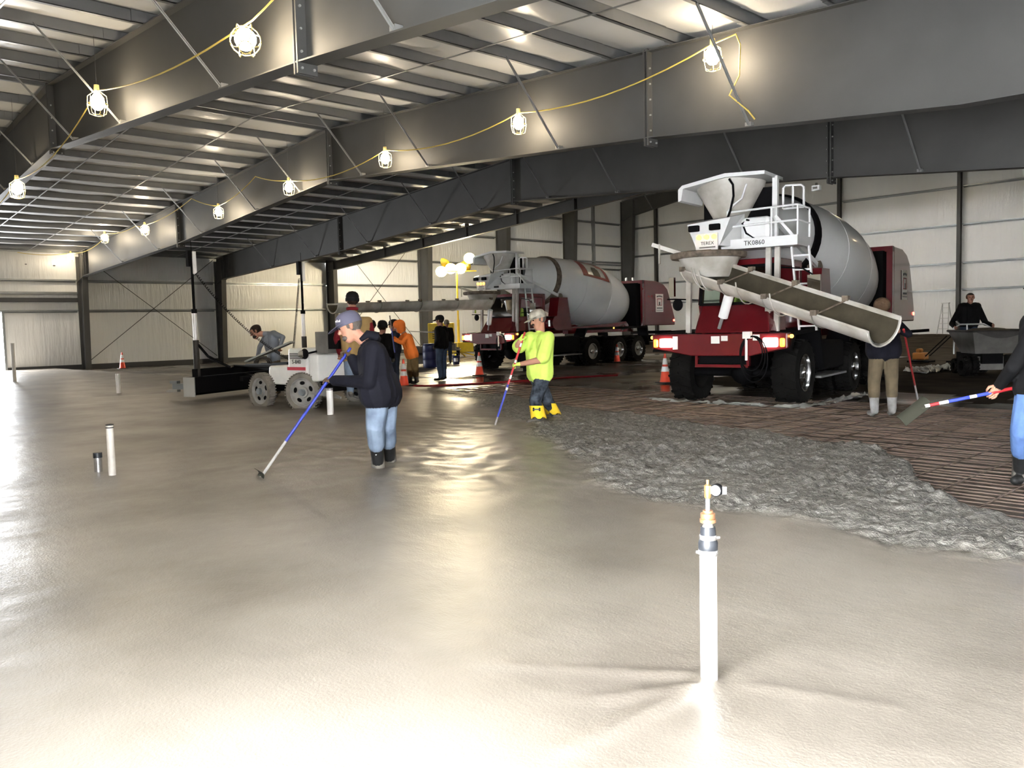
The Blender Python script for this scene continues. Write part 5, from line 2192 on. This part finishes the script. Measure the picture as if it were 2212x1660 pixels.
rake('rake with red, white and blue handle held out by the right-edge man', hA, hB, [(.44, 'hose'), (.56, 'navy_handle'), (.62, 'white_handle'), (.80, 'navy_handle'), (.88, 'white_handle'), (.96, 'red_handle'), (1.0, 'white_handle')],
     blade=(at(1975, 889, D + .3), ux, uy, .30, .13))

# ---- truck drivers behind the windshields
for T_, lab in ((T1, 'driver in green vest behind the nearer truck windshield'), (T2, 'driver in hi-vis vest behind the farther truck windshield')):
    Q = lambda x, y, z: T_.matrix_world @ Vector((x, y, z))
    J = dict(pelvis=Q(.08, .45, 1.68), chest=Q(.08, .40, 2.0), neck=Q(.08, .36, 2.17), head=Q(.08, .30, 2.32), sh_l=Q(.27, .38, 2.12), sh_r=Q(-.11, .38, 2.12),
             el_l=Q(.33, .20, 1.88), el_r=Q(-.17, .20, 1.88), wr_l=Q(.22, -.02, 2.0), wr_r=Q(-.06, -.02, 2.0),
             hip_l=Q(.18, .45, 1.66), hip_r=Q(-.02, .45, 1.66), kn_l=Q(.20, .05, 1.66), kn_r=Q(-.04, .05, 1.66), an_l=Q(.20, .02, 1.40), an_r=Q(-.04, .02, 1.40), toe_l=Q(.20, -.12, 1.37), toe_r=Q(-.04, -.12, 1.37))
    fc = (Q(0, -1, 2) - Q(0, 0, 2)).normalized()
    C = dict(top='hi-vis shirt', leg='dark denim', boot='black rubber boot')
    rt, inv, H = person(lab, J, C, fc, (0, 0, 1), vox=.016, hands=True, group='truck drivers')
    headgear(rt, inv, H, 'cap', 'black cap')


# ================================================================== screed machine
N0, F0 = at(424, 760, 17.9), at(658, 760, 21.4)
N0.z = F0.z = 0
e2 = (F0 - N0).normalized()                      # along the screed head, away from the camera
e1 = Vector((e2.y, -e2.x, 0))                    # from the head back to the machine
if e1.dot(RIGHT) < 0:
    e1 = -e1
UPZ = Vector((0, 0, 1))
W1, W2 = ground(568, 877), ground(658, 882)
sc = empty('screed_machine', (W1 + W2) / 2)
tag(sc, 'white laser screed machine with black boom and two receiver masts', 'screed machine')
inv = Matrix.Translation(-sc.location)
ax_m = (W2 - W1).normalized()                    # machine axis, towards its rear
lat = Vector((-ax_m.y, ax_m.x, 0))
if lat.dot(_fwd) < 0:
    lat = -lat
steer = (RIGHT * -.30 + TOC * .95)
steer.z = 0
steer.normalize()                                 # wheels turned towards the camera


def sp(b, name, m, smooth=False, parent=None):
    return b.build(name, m, parent or sc, smooth, inv)


def mach(x, y, z):                                # x along axis from the front wheel, y away, z up
    return W1 + ax_m * x + lat * y + UPZ * z


wl_ = (W2 - W1).length
steer2 = (RIGHT * -.62 + TOC * .78)
steer2.z = 0
steer2.normalize()
for (c, rr, face) in ((W1, .35, steer2), (W2, .36, steer), (mach(0, 1.45, 0), .35, steer2), (mach(wl_, 1.45, 0), .36, steer)):
    q = face.to_track_quat('X', 'Z').to_matrix().to_4x4()
    mt = Matrix.Translation(c + UPZ * (rr - .06)) @ q
    b = MB()
    tire_mesh(b, rr, .15, rr * .74, 0)
    for k in range(40):
        t = 2 * math.pi * k / 40
        b.box((0, (rr + .004) * math.cos(t), (rr + .004) * math.sin(t)), (.145, .022, .022), Matrix.Rotation(t, 3, 'X'))
    b.v = [tuple(mt @ Vector(v)) for v in b.v]
    w = sp(b, 'wheel', 'mud_rubber', True)
    b = MB()
    b.lathe([(rr * .75, .060), (rr * .70, .062), (rr * .66, .018), (rr * .30, .014), (rr * .28, .05), (.001, .05)], 24, mt @ Matrix.Rotation(R(90), 4, 'Y'), caps=False)
    sp(b, 'rim', 'grey_rim', True, w)
    for k in range(5):
        t = 2 * math.pi * k / 5 + .4
        b = MB()
        b.ball(mt @ Vector((.020, rr * .48 * math.cos(t), rr * .48 * math.sin(t))), 1, 10, 6, (.012, rr * .10, rr * .15), (mt.to_3x3() @ Matrix.Rotation(t, 3, 'X')))
        sp(b, 'rim_slot', 'black', True, w)
    b = MB()
    b.cyl(mt @ Vector((.03, 0, 0)), mt @ Vector((.10, 0, 0)), rr * .20, rr * .17, 14)
    sp(b, 'hub', 'hub', True, w)
# chassis and covers
b = MB()
b.bar(mach(-.55, .72, .42), mach(wl_ + .5, .72, .42), 1.0, .22, up=UPZ)
sp(b, 'chassis', 'black')
for x in (0, wl_):
    b = MB()
    b.cyl(mach(x, .05, .31), mach(x, 1.4, .31), .06, n=10)
    sp(b, 'axle', 'black', True)


def covered(name, m, pts, z0, z1, ins=.04):
    b = MB()
    lo = [mach(x, y, z0) for x, y in pts]
    cx_ = sum((mach(x, y, 0) for x, y in pts), Vector()) / len(pts)
    hi = [Vector((p.x, p.y, 0)).lerp(Vector((cx_.x, cx_.y, 0)), ins) + UPZ * z1 for p in lo]
    n = len(pts)
    b.add(lo + hi, [tuple(range(n - 1, -1, -1)), tuple(range(n, 2 * n))] + [(k, (k + 1) % n, n + (k + 1) % n, n + k) for k in range(n)])
    o = sp(b, name, m)
    bv = o.modifiers.new('edge', 'BEVEL')
    bv.width = .03
    bv.segments = 2
    return o


covered('side_cover', 'screed_white', [(.12, .05), (1.02, .05), (1.02, 1.3), (.12, 1.3)], .42, .78)
eng = covered('engine_cover', 'screed_white', [(.80, -.02), (1.35, -.02), (1.35, 1.2), (.80, 1.2)], .55, 1.12)
covered('rear_cover', 'screed_white', [(1.36, .0), (1.62, .0), (1.62, 1.1), (1.36, 1.1)], .50, 1.0)
b = MB()
for k in range(4):
    b.bar(mach(.90, -.034, 1.02 - .03 * k), mach(1.26, -.034, 1.02 - .03 * k), .012, .014, up=UPZ)
o = sp(b, 'cooling_slot', 'ink', False, eng)
o['kind'] = 'stuff'
b = MB()
b.bar(mach(.83, -.042, .74), mach(1.33, -.042, .74), .014, .06, up=UPZ)
sp(b, 'red_stripe', 'stripe', False, eng)
txm = Matrix((ax_m, UPZ, -lat)).transposed().to_4x4()
for body, z in (('S-840', .865),):
    tm = text_mesh(body, .11, 'model_lettering', 'ink', eng, inv @ Matrix.Translation(mach(1.08, -.035, z)) @ txm)
# console, seat, operator deck
b = MB()
b.bar(mach(1.62, .35, 1.02), mach(1.62, .35, 1.42), .46, .34, up=ax_m)
sp(b, 'console', 'buggy')
b = MB()
b.bar(mach(1.95, .30, 1.10), mach(1.95, .30, 1.44), .40, .26, up=ax_m)
b.bar(mach(1.85, .55, .45), mach(2.6, .55, .45), .9, .06, up=UPZ)
sp(b, 'control_box', 'black')
b = MB()
b.ball(mach(1.42, -.12, 1.02), .09, 12, 8, (1.1, .7, 1.1))
b.tube([mach(1.42, -.1, 1.02), mach(1.5, .1, 1.06)], .02, 6)
lamp = sp(b, 'work_lamp', 'black', True)
b = MB()
b.lathe([(.07, 0), (.04, .012), (.001, .016)], 14, Matrix.Translation(mach(1.40, -.185, 1.02)) @ (TOC + IMG_L * .3).to_track_quat('Z', 'Y').to_matrix().to_4x4())
sp(b, 'lamp_lens', 'chrome', True, lamp)
b = MB()
b.prism([mach(1.6, -.15, .28), mach(2.35, -.15, .22), mach(2.35, -.15, .26), mach(1.9, -.15, .42)], lat * .03)
sp(b, 'side_step', 'strap')
# boom to the screed head
HC = N0.lerp(F0, .5)
for s in (-.28, .28):
    b = MB()
    b.bar(HC + e2 * s + UPZ * .62, mach(.9, .72, .78) + lat * s, .12, .16, up=UPZ)
    sp(b, 'boom_beam', 'black')
b = MB()
b.bar(HC + UPZ * .42 - e1 * .1 - e2 * .35, mach(.2, .37, .45), .12, .14, up=UPZ)
b.bar(HC + UPZ * .42 - e1 * .1 + e2 * .35, mach(.2, 1.07, .45), .12, .14, up=UPZ)
b.bar(mach(-.9, .2, .50), mach(-.9, 1.25, .50), .10, .10, up=UPZ)
sp(b, 'boom_frame', 'black')
b = MB()
b.bar(N0 - e2 * .22 + UPZ * .34, F0 + e2 * .22 + UPZ * .34, .28, .34, up=UPZ)
hdp = sp(b, 'screed_head', 'black')
b = MB()
b.bar(N0 - e2 * .1 + UPZ * .60, F0 + e2 * .1 + UPZ * .60, .10, .16, up=UPZ)
sp(b, 'head_beam', 'black', False, hdp)
b = MB()
b.bar(N0 - e2 * .25 + UPZ * .30 - e1 * .02, N0 - e2 * .22 + UPZ * .30 - e1 * .02, .30, .42, up=UPZ)
sp(b, 'end_plate', 'alu', False, hdp)
b = MB()
b.cyl(N0 - e1 * .18 + UPZ * .16, F0 - e1 * .18 + UPZ * .16, .07, n=10)
sp(b, 'auger', 'black', True, hdp)
b = MB()
b.bar(N0 - e1 * .62 + UPZ * .30, N0 - e1 * .12 + UPZ * .30, .22, .12, up=UPZ)
b.bar(N0 - e1 * .60 - e2 * .15 + UPZ * .40, N0 - e1 * .40 - e2 * .15 + UPZ * .40, .10, .06, up=UPZ)
sp(b, 'vibrator_unit', 'hub', False, hdp)
b = MB()
b.bar(N0 - e1 * .86 + UPZ * .19, N0 - e1 * .55 + UPZ * .20, .10, .05, up=UPZ)
sp(b, 'plow_tip', 'alu', False, hdp)
for p, top in ((N0, 3.22), (F0, 3.22)):
    b = MB()
    b.cyl(p + UPZ * .45, p + UPZ * 1.30, .065, n=12)
    mast = sp(b, 'mast', 'buggy_dark', True)
    b = MB()
    b.cyl(p + UPZ * 1.30, p + UPZ * 1.92, .045, n=12)
    sp(b, 'mast_sleeve', 'collar', True, mast)
    b = MB()
    b.cyl(p + UPZ * 1.90, p + UPZ * (top - .3), .030, n=10)
    b.cyl(p + UPZ * 1.88, p + UPZ * 1.97, .06, n=10)
    b.cyl(p + UPZ * .40, p + UPZ * .52, .11, n=12)
    sp(b, 'mast_pole', 'black', True, mast)
    b = MB()
    b.bar(p + UPZ * (top - .34) + IMG_L * .05, p + UPZ * top + IMG_L * .05, .10, .12)
    rc = sp(b, 'laser_receiver', 'black', False, mast)
    b = MB()
    b.bar(p + UPZ * (top - .50) + RIGHT * .05, p + UPZ * (top - .02) + RIGHT * .05, .07, .07)
    sp(b, 'receiver_window', 'collar', False, rc)
    b = MB()
    b.cyl(p + UPZ * top, p + UPZ * (top + .22), .006, n=5)
    sp(b, 'antenna', 'black', False, mast)
    # coiled cable
    b = MB()
    a0 = p + UPZ * (top - .45) + (RIGHT * .05 if p is N0 else IMG_L * .06)
    a1 = mach(.35, .5, .85) if p is N0 else F0 + UPZ * 1.0 + IMG_L * .28
    pts = []
    nT = 60
    for k in range(nT * 6 + 1):
        t = k / (nT * 6)
        c = a0.lerp(a1, t) - UPZ * (.22 * 4 * t * (1 - t) * (1 if p is N0 else .1))
        an = 2 * math.pi * nT * t
        pts.append(c + RIGHT * (.022 * math.cos(an)) + UP * (.022 * math.sin(an)))
    b.tube(pts, .006, 4)
    sp(b, 'coiled_cable', 'black', True, mast)
b = MB()
b.tube([N0 + UPZ * 1.2 + RIGHT * .05, N0 + UPZ * .95 + RIGHT * .25, N0 + UPZ * .72 + RIGHT * .7, HC.lerp(N0, .4) + UPZ * .68, mach(.1, .6, .72)], .03, 8)
sp(b, 'hydraulic_hose', 'black', True)
b = MB()
b.tube([mach(.3, .4, .80), mach(.5, .5, .98), mach(.7, .4, .92), mach(.55, .3, .84), mach(.85, .35, .98), mach(1.0, .4, 1.1)], .025, 8)
sp(b, 'hydraulic_hose', 'black', True)
b = MB()
for k in range(3):
    b.tube([mach(-.7 + .05 * k, .55, .80) + ax_m * (.22 * math.cos(t)) + UPZ * (.12 * math.sin(t)) for t in [math.pi * j / 10 for j in range(11)]], .02, 6)
o = sp(b, 'slack_hoses', 'buggy_dark', True)
o['kind'] = 'stuff'

# ================================================================== cones
def cone_src():
    o = empty('traffic_cone', (0, 0, 0))
    b = MB()
    b.bb(-.18, .18, -.18, .18, 0, .03)
    b.build('base', 'cone_base', o, bevel=.01)
    b = MB()
    prof = [(.135, .03), (.125, .05), (.028, .68), (.024, .71), (.012, .71)]
    b.lathe(prof, 24)
    b.build('cone_body', 'cone', o, True)
    rr = lambda z: .125 + (.028 - .125) * (z - .05) / .63 + .003
    for z0, z1 in ((.28, .40), (.45, .60)):
        b = MB()
        b.lathe([(rr(z0), z0), (rr(z1), z1)], 24)
        b.f = b.f[:24]
        b.build('reflective_collar', 'collar', o, True)
    return o


cones = [((265, 797), 0, 'orange cone by the far left wall', 1.0), ((873, 835), -.08, 'orange cone at the feet of the man in orange', 1.0), ((1036, 812), -.1, 'orange cone before the far truck front tyre', 1.04),
         ((1333, 783), -.1, 'orange cone before the far truck rear wheels', 1.0), ((1437, 828), -.1, 'orange cone beside the near truck front tyre', 1.05)]
c0 = cone_src()
for i, (p, z, lab, sc_) in enumerate(cones):
    o = c0 if i == 0 else copy_tree(c0)
    o.location = ground(p[0], p[1], z)
    o.rotation_euler = (0, 0, .3 * i)
    o.scale = (sc_,) * 3
    tag(o, lab, 'cone', 'traffic cones')


# ================================================================== pipes standing in the slab
def ypix(P):
    d = Vector(P) - CAMP
    return 830.0 - FOC * d.dot(UP) / d.dot(_fwd)


def zpix(base, py):
    lo, hi = -1.0, 6.0
    for _ in range(40):
        m_ = (lo + hi) / 2
        if ypix((base.x, base.y, m_)) > py:
            lo = m_
        else:
            hi = m_
    return (lo + hi) / 2


def pipe(px, py, ytop, r, m, label, capm=None, tilt=0.0):
    g = ground(px, py)
    z = zpix(g, ytop)
    o = empty('stub_pipe', g)
    tag(o, label, 'pipe', 'pipes standing in the slab')
    b = MB()
    top = Vector((0, 0, z)) + IMG_L * tilt * z
    prof = [(r, -.06), (r, z), (r * .86, z), (r * .86, z - .05)]
    b.cyl((0, 0, -.06), top, r, n=20)
    b.build('tube', m, o, True)
    b = MB()
    if capm == 'ring':
        for q in (.0, .028):
            b.cyl(top - Vector((0, 0, q + .012)), top - Vector((0, 0, q)), r * 1.08, n=20)
        b.build('black_ring', 'ink', o, True)
    elif capm == 'coupling':
        b.cyl(top - Vector((0, 0, .05)), top + Vector((0, 0, .004)), r * 1.12, n=20)
        b.build('coupling', 'fernco', o, True)
    else:
        b.lathe([(r * 1.0, 0), (r * 1.0, .004), (r * .82, .004), (r * .82, -.03)], 20, Matrix.Translation(top))
        b.build('rim', m, o, True)
    return o


pipe(243, 1027, 917, .036, 'pvc_dirty', 'tall white stub pipe with black rings, standing left', 'ring')
pipe(213, 1020, 979, .040, 'band', 'short grey metal stub beside the ringed white pipe', 'coupling')
pipe(257, 850, 808, .055, 'pvc', 'short white pipe in the slab left of the screed')
pipe(32, 825, 742, .055, 'pvc', 'tall white pipe at the far left before the wall')
pipe(714, 896, 838, .055, 'pvc', 'white pipe between the screed and the man in the navy hoodie', 'ring')
pipe(854, 817, 775, .055, 'pvc_dirty', 'white pipe right behind the navy hoodie, left of a cone')

# nearest pipe with test plug, fittings and pressure gauge
g = ground(1532, 1470)
o = empty('test_pipe', g)
tag(o, 'nearest white pipe topped by fittings and a pressure gauge', 'pipe')
Z = [zpix(g, y) for y in (1197, 1187, 1172, 1166, 1155, 1148, 1138, 1130, 1103, 1100, 1077, 1047, 1037)]
b = MB()
b.cyl((0, 0, -.05), (0, 0, Z[0]), .034, n=28)
b.build('tube', 'pvc', o, True)


def seg(name, m, prof, parent=None):
    b = MB()
    b.lathe(prof, 24)
    return b.build(name, m, parent or o, True)


seg('clamp', 'band', [(.0385, Z[0] - .004), (.0395, Z[0]), (.0395, Z[1] - .002), (.0385, Z[1])])
b = MB()
b.cyl((-.026, -.028, Z[0] + .008), (-.034, -.036, Z[0] + .008), .007, n=8)
b.build('clamp_screw', 'band', o)
seg('rubber_coupling', 'fernco', [(.037, Z[1]), (.0385, Z[1] + .005), (.0385, Z[2]), (.034, Z[3]), (.031, Z[4]), (.031, Z[5]), (.028, Z[6])])
seg('clamp', 'band', [(.0335, Z[3]), (.0345, Z[3] + .003), (.0345, Z[4] - .003), (.0335, Z[4])])
b = MB()
b.cyl((.026, .020, Z[3] + .008), (.036, .028, Z[3] + .008), .006, n=8)
b.build('clamp_screw', 'band', o)
seg('steel_nipple', 'band', [(.022, Z[6] - .004), (.024, Z[6]), (.020, Z[6] + .006), (.020, Z[7])])
seg('copper_adapter', 'copper', [(.026, Z[7]), (.032, Z[7] + .003), (.032, Z[7] + .016), (.026, Z[7] + .018), (.029, Z[7] + .022), (.029, Z[8] - .012), (.020, Z[8] - .008), (.020, Z[8])])
seg('threaded_nipple', 'hub', [(.009, Z[8] - .002), (.009, Z[10] + .004)])
seg('brass_body', 'brass', [(.010, Z[10]), (.014, Z[10] + .006), (.014, Z[11] - .004), (.008, Z[11]), (.006, Z[11] + .002), (.006, Z[12]), (.002, Z[12])])
gz = (Z[10] + Z[11]) / 2 + .004
sd_ = RIGHT.copy()
sd_.z = 0
sd_.normalize()
fc = (TOC * .8 + IMG_L * .55)
fc.z = 0
fc.normalize()
mt = Matrix.Translation(sd_ * .034 + Vector((0, 0, gz))) @ fc.to_track_quat('Z', 'Y').to_matrix().to_4x4()
b = MB()
b.lathe([(.022, -.018), (.0245, -.016), (.0245, .008), (.022, .009)], 24, mt)
gg = b.build('gauge', 'black', o, True)
b = MB()
b.lathe([(.0205, .0095), (.001, .0102)], 24, mt)
b.build('gauge_dial', 'collar', gg, True)
b = MB()
b.bar((0, 0, gz), sd_ * .03 + Vector((0, 0, gz)), .012, .012)
b.bar(sd_ * .055 + Vector((0, 0, gz)), sd_ * .072 + Vector((0, 0, gz)), .03, .03)
b.build('gauge_stem', 'band', gg)

# ================================================================== power buggy and the rest of the kit
bg0 = at(2152, 806, 20.6)
bg0.z = -.1
bu = empty('concrete_buggy', bg0)
tag(bu, 'grey motorised concrete buggy at the right edge', 'buggy')
fd = (TOC + IMG_L * .10)
fd.z = 0
fd.normalize()                                     # buggy front, towards the camera
rd_ = Vector((fd.y, -fd.x, 0))
if rd_.dot(RIGHT) < 0:
    rd_ = -rd_


def bq(x, y, z):                                   # x to photo-right, y to the back
    return rd_ * x - fd * y + Vector((0, 0, z))


def tub_ring(z, w, y0, y1):
    return [bq(-w, y0, z), bq(w, y0, z), bq(w, y1, z), bq(-w, y1, z)]


lo, hi = tub_ring(.55, .44, .15, .95), tub_ring(1.12, .66, -.22, 1.25)
hi2, lo2 = tub_ring(1.12, .62, -.18, 1.21), tub_ring(.60, .41, .18, .92)
b = MB()
b.add(lo + hi + hi2 + lo2, [(3, 2, 1, 0)] + [(k, (k + 1) % 4, 4 + (k + 1) % 4, 4 + k) for k in range(4)] + [(4 + k, 4 + (k + 1) % 4, 8 + (k + 1) % 4, 8 + k) for k in range(4)] + [(8 + k, 8 + (k + 1) % 4, 12 + (k + 1) % 4, 12 + k) for k in range(4)] + [(12, 13, 14, 15)])
tb = b.build('tub', 'buggy', bu)
b = MB()
b.tube([Vector(p) for p in hi], .03, 8, closed=True)
b.build('tub_rim', 'buggy_dark', tb, True)
b = MB()
vs = [bq(-.60 + 1.2 * i / 12, -.235, 1.10 - .16 * math.sin(math.pi * i / 12)) for i in range(13)]
b.prism([bq(-.62, -.225, 1.11)] + [v + Vector((0, 0, 0)) for v in vs] + [bq(.62, -.225, 1.11)], fd * .012)
b.build('spill_stain', 'buggy_dark', tb)
b = MB()
b.ball(bq(0, .5, 1.10), 1, 16, 8, (.52, .60, .10), Matrix((rd_, -fd, Vector((0, 0, 1)))).transposed())
b.build('concrete_load', 'chute_in', tb, True)
b = MB()
b.bar(bq(0, .2, .42), bq(0, 1.7, .42), .5, .26, up=Vector((0, 0, 1)))
b.build('chassis', 'black', bu)
b = MB()
b.bar(bq(0, .30, .30), bq(0, .95, .30), .62, .34, up=Vector((0, 0, 1)))
b.build('engine_housing', 'buggy', bu)
for x in (-.64, -.44, .44, .64):
    b = MB()
    tire_mesh(b, .25, .16, .13, 18)
    m3 = Matrix((rd_, -fd, Vector((0, 0, 1)))).transposed()
    b.v = [tuple(m3 @ Vector(v) + bq(x, .30, .25)) for v in b.v]
    b.build('wheel', 'rubber', bu, True)
for x in (-.35, .35):
    b = MB()
    tire_mesh(b, .18, .12, .09, 14)
    b.v = [tuple(m3 @ Vector(v) + bq(x, 1.5, .18)) for v in b.v]
    b.build('wheel', 'rubber', bu, True)
b = MB()
b.bar(bq(0, 1.45, .30), bq(0, 2.1, .26), .7, .05, up=Vector((0, 0, 1)))
b.build('operator_platform', 'black', bu)
b = MB()
b.tube([bq(-.45, 1.35, .5), bq(-.45, 1.38, 1.20), bq(-.30, 1.38, 1.28), bq(.30, 1.38, 1.28), bq(.45, 1.38, 1.20), bq(.45, 1.35, .5)], .022, 8)
b.tube([bq(-.12, 1.38, 1.27), bq(-.10, 1.38, .9)], .018, 8)
b.tube([bq(-.30, 1.38, 1.28), bq(-.34, 1.5, 1.36)], .022, 8)
b.build('handlebar', 'alu', bu, True)
base = bg0 + bq(.08, 1.75, 0)
base.z = .22
J = stand_at(base, azim(fd), 1.78, 4)
J['wr_l'], J['wr_r'] = bg0 + bq(.52, 1.40, 1.24), bg0 + bq(-.42, 1.42, 1.22)
J['el_l'], J['el_r'] = bg0 + bq(.50, 1.72, 1.30), bg0 + bq(-.36, 1.72, 1.30)
C = dict(top='black fleece', leg='dark denim', boot='black rubber boot', hair='dark hair')
person('man in black sweater driving the concrete buggy', clean(J), C, fd + IMG_L * .2, (0, 0, 1), vox=.013, build=1.38)

# step ladder by the end wall
lp = at(2042, 700, 58.0)
k_ = 50.9 / lp.y
lp = Vector((lp.x * k_, 50.9, .34))
la = empty('step_ladder', lp)
tag(la, 'aluminium step ladder standing against the far end wall', 'ladder')
for s in (-1, 1):
    for ya, yb in ((-.45, 0), (.45, 0)):
        b = MB()
        b.bar((s * .30 * (1.0), ya, 0), (s * .17, yb, 1.75), .06, .03)
        b.build('side_rail', 'alu', la)
for k in range(5):
    z = .30 + .30 * k
    t = z / 1.75
    b = MB()
    w_ = .30 - .13 * t
    b.bb(-w_, w_, -.45 * (1 - t) - .05, -.45 * (1 - t) + .05, z - .02, z + .02)
    b.build('tread', 'alu', la)
b = MB()
b.bb(-.20, .20, -.12, .12, 1.74, 1.80)
b.build('top_cap', 'alu', la)

# orange plate compactor behind the near truck
cp = at(1990, 742, 27.0)
cp.z = -.08
pc = empty('plate_compactor', cp)
tag(pc, 'small orange compactor on the dirt behind the near truck', 'compactor')
b = MB()
b.bb(-.35, .35, -.25, .25, 0, .06)
b.build('plate', 'black', pc)
b = MB()
b.bb(-.22, .18, -.18, .18, .08, .32)
b.build('engine', 'orange_paint', pc, bevel=.04)
b = MB()
b.cyl((-.05, -.13, .38), (-.05, .13, .38), .07, n=14)
b.build('fuel_tank', 'orange_paint', pc, True)
b = MB()
b.tube([(.2, -.18, .2), (.55, -.2, .55), (.85, -.2, .85), (.85, .2, .85), (.55, .2, .55), (.2, .18, .2)], .018, 6)
b.build('handle', 'black', pc, True)

# generator, gang box, drum and bucket behind the standing man
gp = at(955, 770, 40.5)
gp.z = -.1
ge = empty('generator', gp, azim(TOC) * math.pi / 180 + math.pi / 2)
tag(ge, 'yellow generator housing behind the standing man in black', 'generator')
b = MB()
b.bb(-.62, .62, -.4, .4, .75, 1.75)
b.build('housing', 'yellow', ge, bevel=.04)
b = MB()
b.bb(-.7, .7, -.45, .45, .45, .75)
b.bb(-.8, .9, -.5, .5, .40, .47)
b.build('skid', 'tan_box', ge)
for s in (-1, 1):
    b = MB()
    b.cyl((s * .72, 0, .28), (s * .86, 0, .28), .28, n=18)
    b.build('wheel', 'rubber', ge, True)
b = MB()
for k in range(5):
    b.bb(-.4, .4, -.412, -.402, 1.0 + .09 * k, 1.04 + .09 * k)
o = b.build('louvres', 'ink', ge)
o['kind'] = 'stuff'
for nm, lab, cat, px, dep, w_, h_, m_ in (('gang_box', 'grey brown steel gang box left of the standing man in black', 'tool box', 911, 33.0, .44, .62, 'tan_box'),):
    p = at(px, 760, dep)
    p.z = -.1
    o = empty(nm, p, azim(TOC) * math.pi / 180 + math.pi / 2)
    tag(o, lab, cat)
    b = MB()
    b.bb(-w_, w_, -.32, .32, .12, .12 + h_)
    b.build('body', m_, o, bevel=.02)
    b = MB()
    b.bb(-w_ - .02, w_ + .02, -.34, .34, .12 + h_, .12 + h_ + .08)
    b.build('lid', m_, o, bevel=.02)
    b = MB()
    b.bb(-w_ * .5, w_ * .5, -.34, -.325, .46, .56)
    b.build('recess', 'ink', o)
    for s in (-1, 1):
        b = MB()
        b.bb(s * w_ * .8 - .04, s * w_ * .8 + .04, -.3, .3, 0, .12)
        b.build('runner', 'ink', o)
p = at(912, 716, 33.0)
b = MB()
b.bar(p + IMG_L * .50, p + RIGHT * .60 + DN * .05, .22, .04, up=Vector((0, 0, 1)))
o = b.build('short_plank', 'white_handle')
tag(o, 'pale plank lying across the gang box', 'plank')
p = at(929, 765, 32.0)
p.z = -.1
o = empty('plastic_drum', p)
tag(o, 'dark blue plastic drum beside the gang box', 'drum')
b = MB()
b.lathe([(.26, 0), (.28, .05), (.29, .3), (.28, .32), (.29, .34), (.29, .6), (.28, .62), (.29, .64), (.28, .86), (.24, .9)], 24)
b.build('body', 'blue_box', o, True)
b = MB()
b.lathe([(.25, .9), (.25, .93), (.10, .93)], 24)
b.build('lid', 'blue_box', o, True)
p = at(985, 766, 34.0)
p.z = -.1
o = empty('bucket', p)
tag(o, 'small dark blue bucket on the ground by the light tower', 'bucket')
b = MB()
b.lathe([(.13, 0), (.16, .36), (.17, .38), (.15, .38), (.12, .04)], 20)
b.build('pail', 'blue_box', o, True)
b = MB()
b.tube([Vector((.16 * math.cos(t), .02, .34 + .16 * math.sin(t))) for t in [math.pi * k / 12 for k in range(13)]], .006, 5)
b.build('handle', 'band', o, True)
b = MB()
tc_ = TOC.copy()
tc_.z = 0
tc_.normalize()
b.box(tc_ * .150 + Vector((0, 0, .2)), (.12, .12, .14))
b.build('label_patch', 'white_handle', o)

# red hose across the wet ground
pts = [ground(x, y, -.085) for x, y in ((878, 834), (920, 834), (980, 832), (1040, 829), (1100, 825), (1160, 821), (1230, 816), (1290, 813), (1334, 811))]
fine = []
for a, c in zip(pts[:-1], pts[1:]):
    fine += [a.lerp(c, k / 5) + Vector((0, .06 * math.sin(a.x * 3 + k), 0)) for k in range(5)]
b = MB()
b.tube(fine + [pts[-1]], .028, 8)
o = b.build('red_hose', 'hose', None, True)
tag(o, 'red hose lying across the wet ground behind the hi-vis man', 'hose')


# plastic sheeting rucked up around the tyres and on the dirt
def sheet(label, edge, width, dirv, amp, seed):
    vs, fs = [], []
    n, m_ = 60, 10
    P = [ground(x, y, -.10) for x, y in edge]
    cum = np.cumsum([0] + [(b_ - a_).length for a_, b_ in zip(P[:-1], P[1:])])
    for i in range(n + 1):
        s = cum[-1] * i / n
        k = min(len(P) - 2, int(np.searchsorted(cum, s, side='right') - 1))
        p = P[k].lerp(P[k + 1], (s - cum[k]) / max(1e-6, cum[k + 1] - cum[k]))
        for j in range(m_ + 1):
            q = p + dirv * (width * (j / m_ - .5) * (1 + .3 * noise.noise((i * .2, seed, 1))))
            vs.append((q.x, q.y, -.085 + max(0, .02 + amp * noise.noise((i * .35, j * .5, seed)) + .6 * amp * noise.noise((i * .9, j * 1.1, seed)))))
    for i in range(n):
        for j in range(m_):
            q = i * (m_ + 1) + j
            fs.append((q, q + 1, q + m_ + 2, q + m_ + 1))
    b = MB()
    b.add(vs, fs)
    o = b.build('plastic_sheet', 'plastic', None, True)
    tag(o, label, 'plastic sheet', 'plastic sheeting on the ground')


fl = Vector((_fwd.x, _fwd.y, 0)).normalized()
sheet('rucked grey plastic strip under the near truck front tyres', [(1405, 866), (1500, 872), (1600, 878), (1700, 884), (1760, 880), (1810, 868), (1870, 856)], .42, fl, .07, 3.3)
sheet('crumpled pale plastic sheet on the dirt before the buggy', [(1975, 806), (2010, 800), (2050, 797), (2088, 797)], 1.3, fl, .16, 8.1)

# small white box on the third frame's lower flange
p = Vector((-9.35, FR[2] - .02, 4.42))
o = empty('signal_box', p)
tag(o, 'tiny white box fixed under the third roof frame', 'box')
b = MB()
b.bb(-.10, .10, -.05, .05, -.06, .06)
b.build('case', 'collar', o, bevel=.01)
b = MB()
b.bb(-.06, .05, -.056, -.05, -.02, .03)
b.build('dark_face', 'tan_box', o)
b = MB()
b.bb(-.02, .02, -.02, .02, .06, .12)
b.build('bracket', 'strap', o)
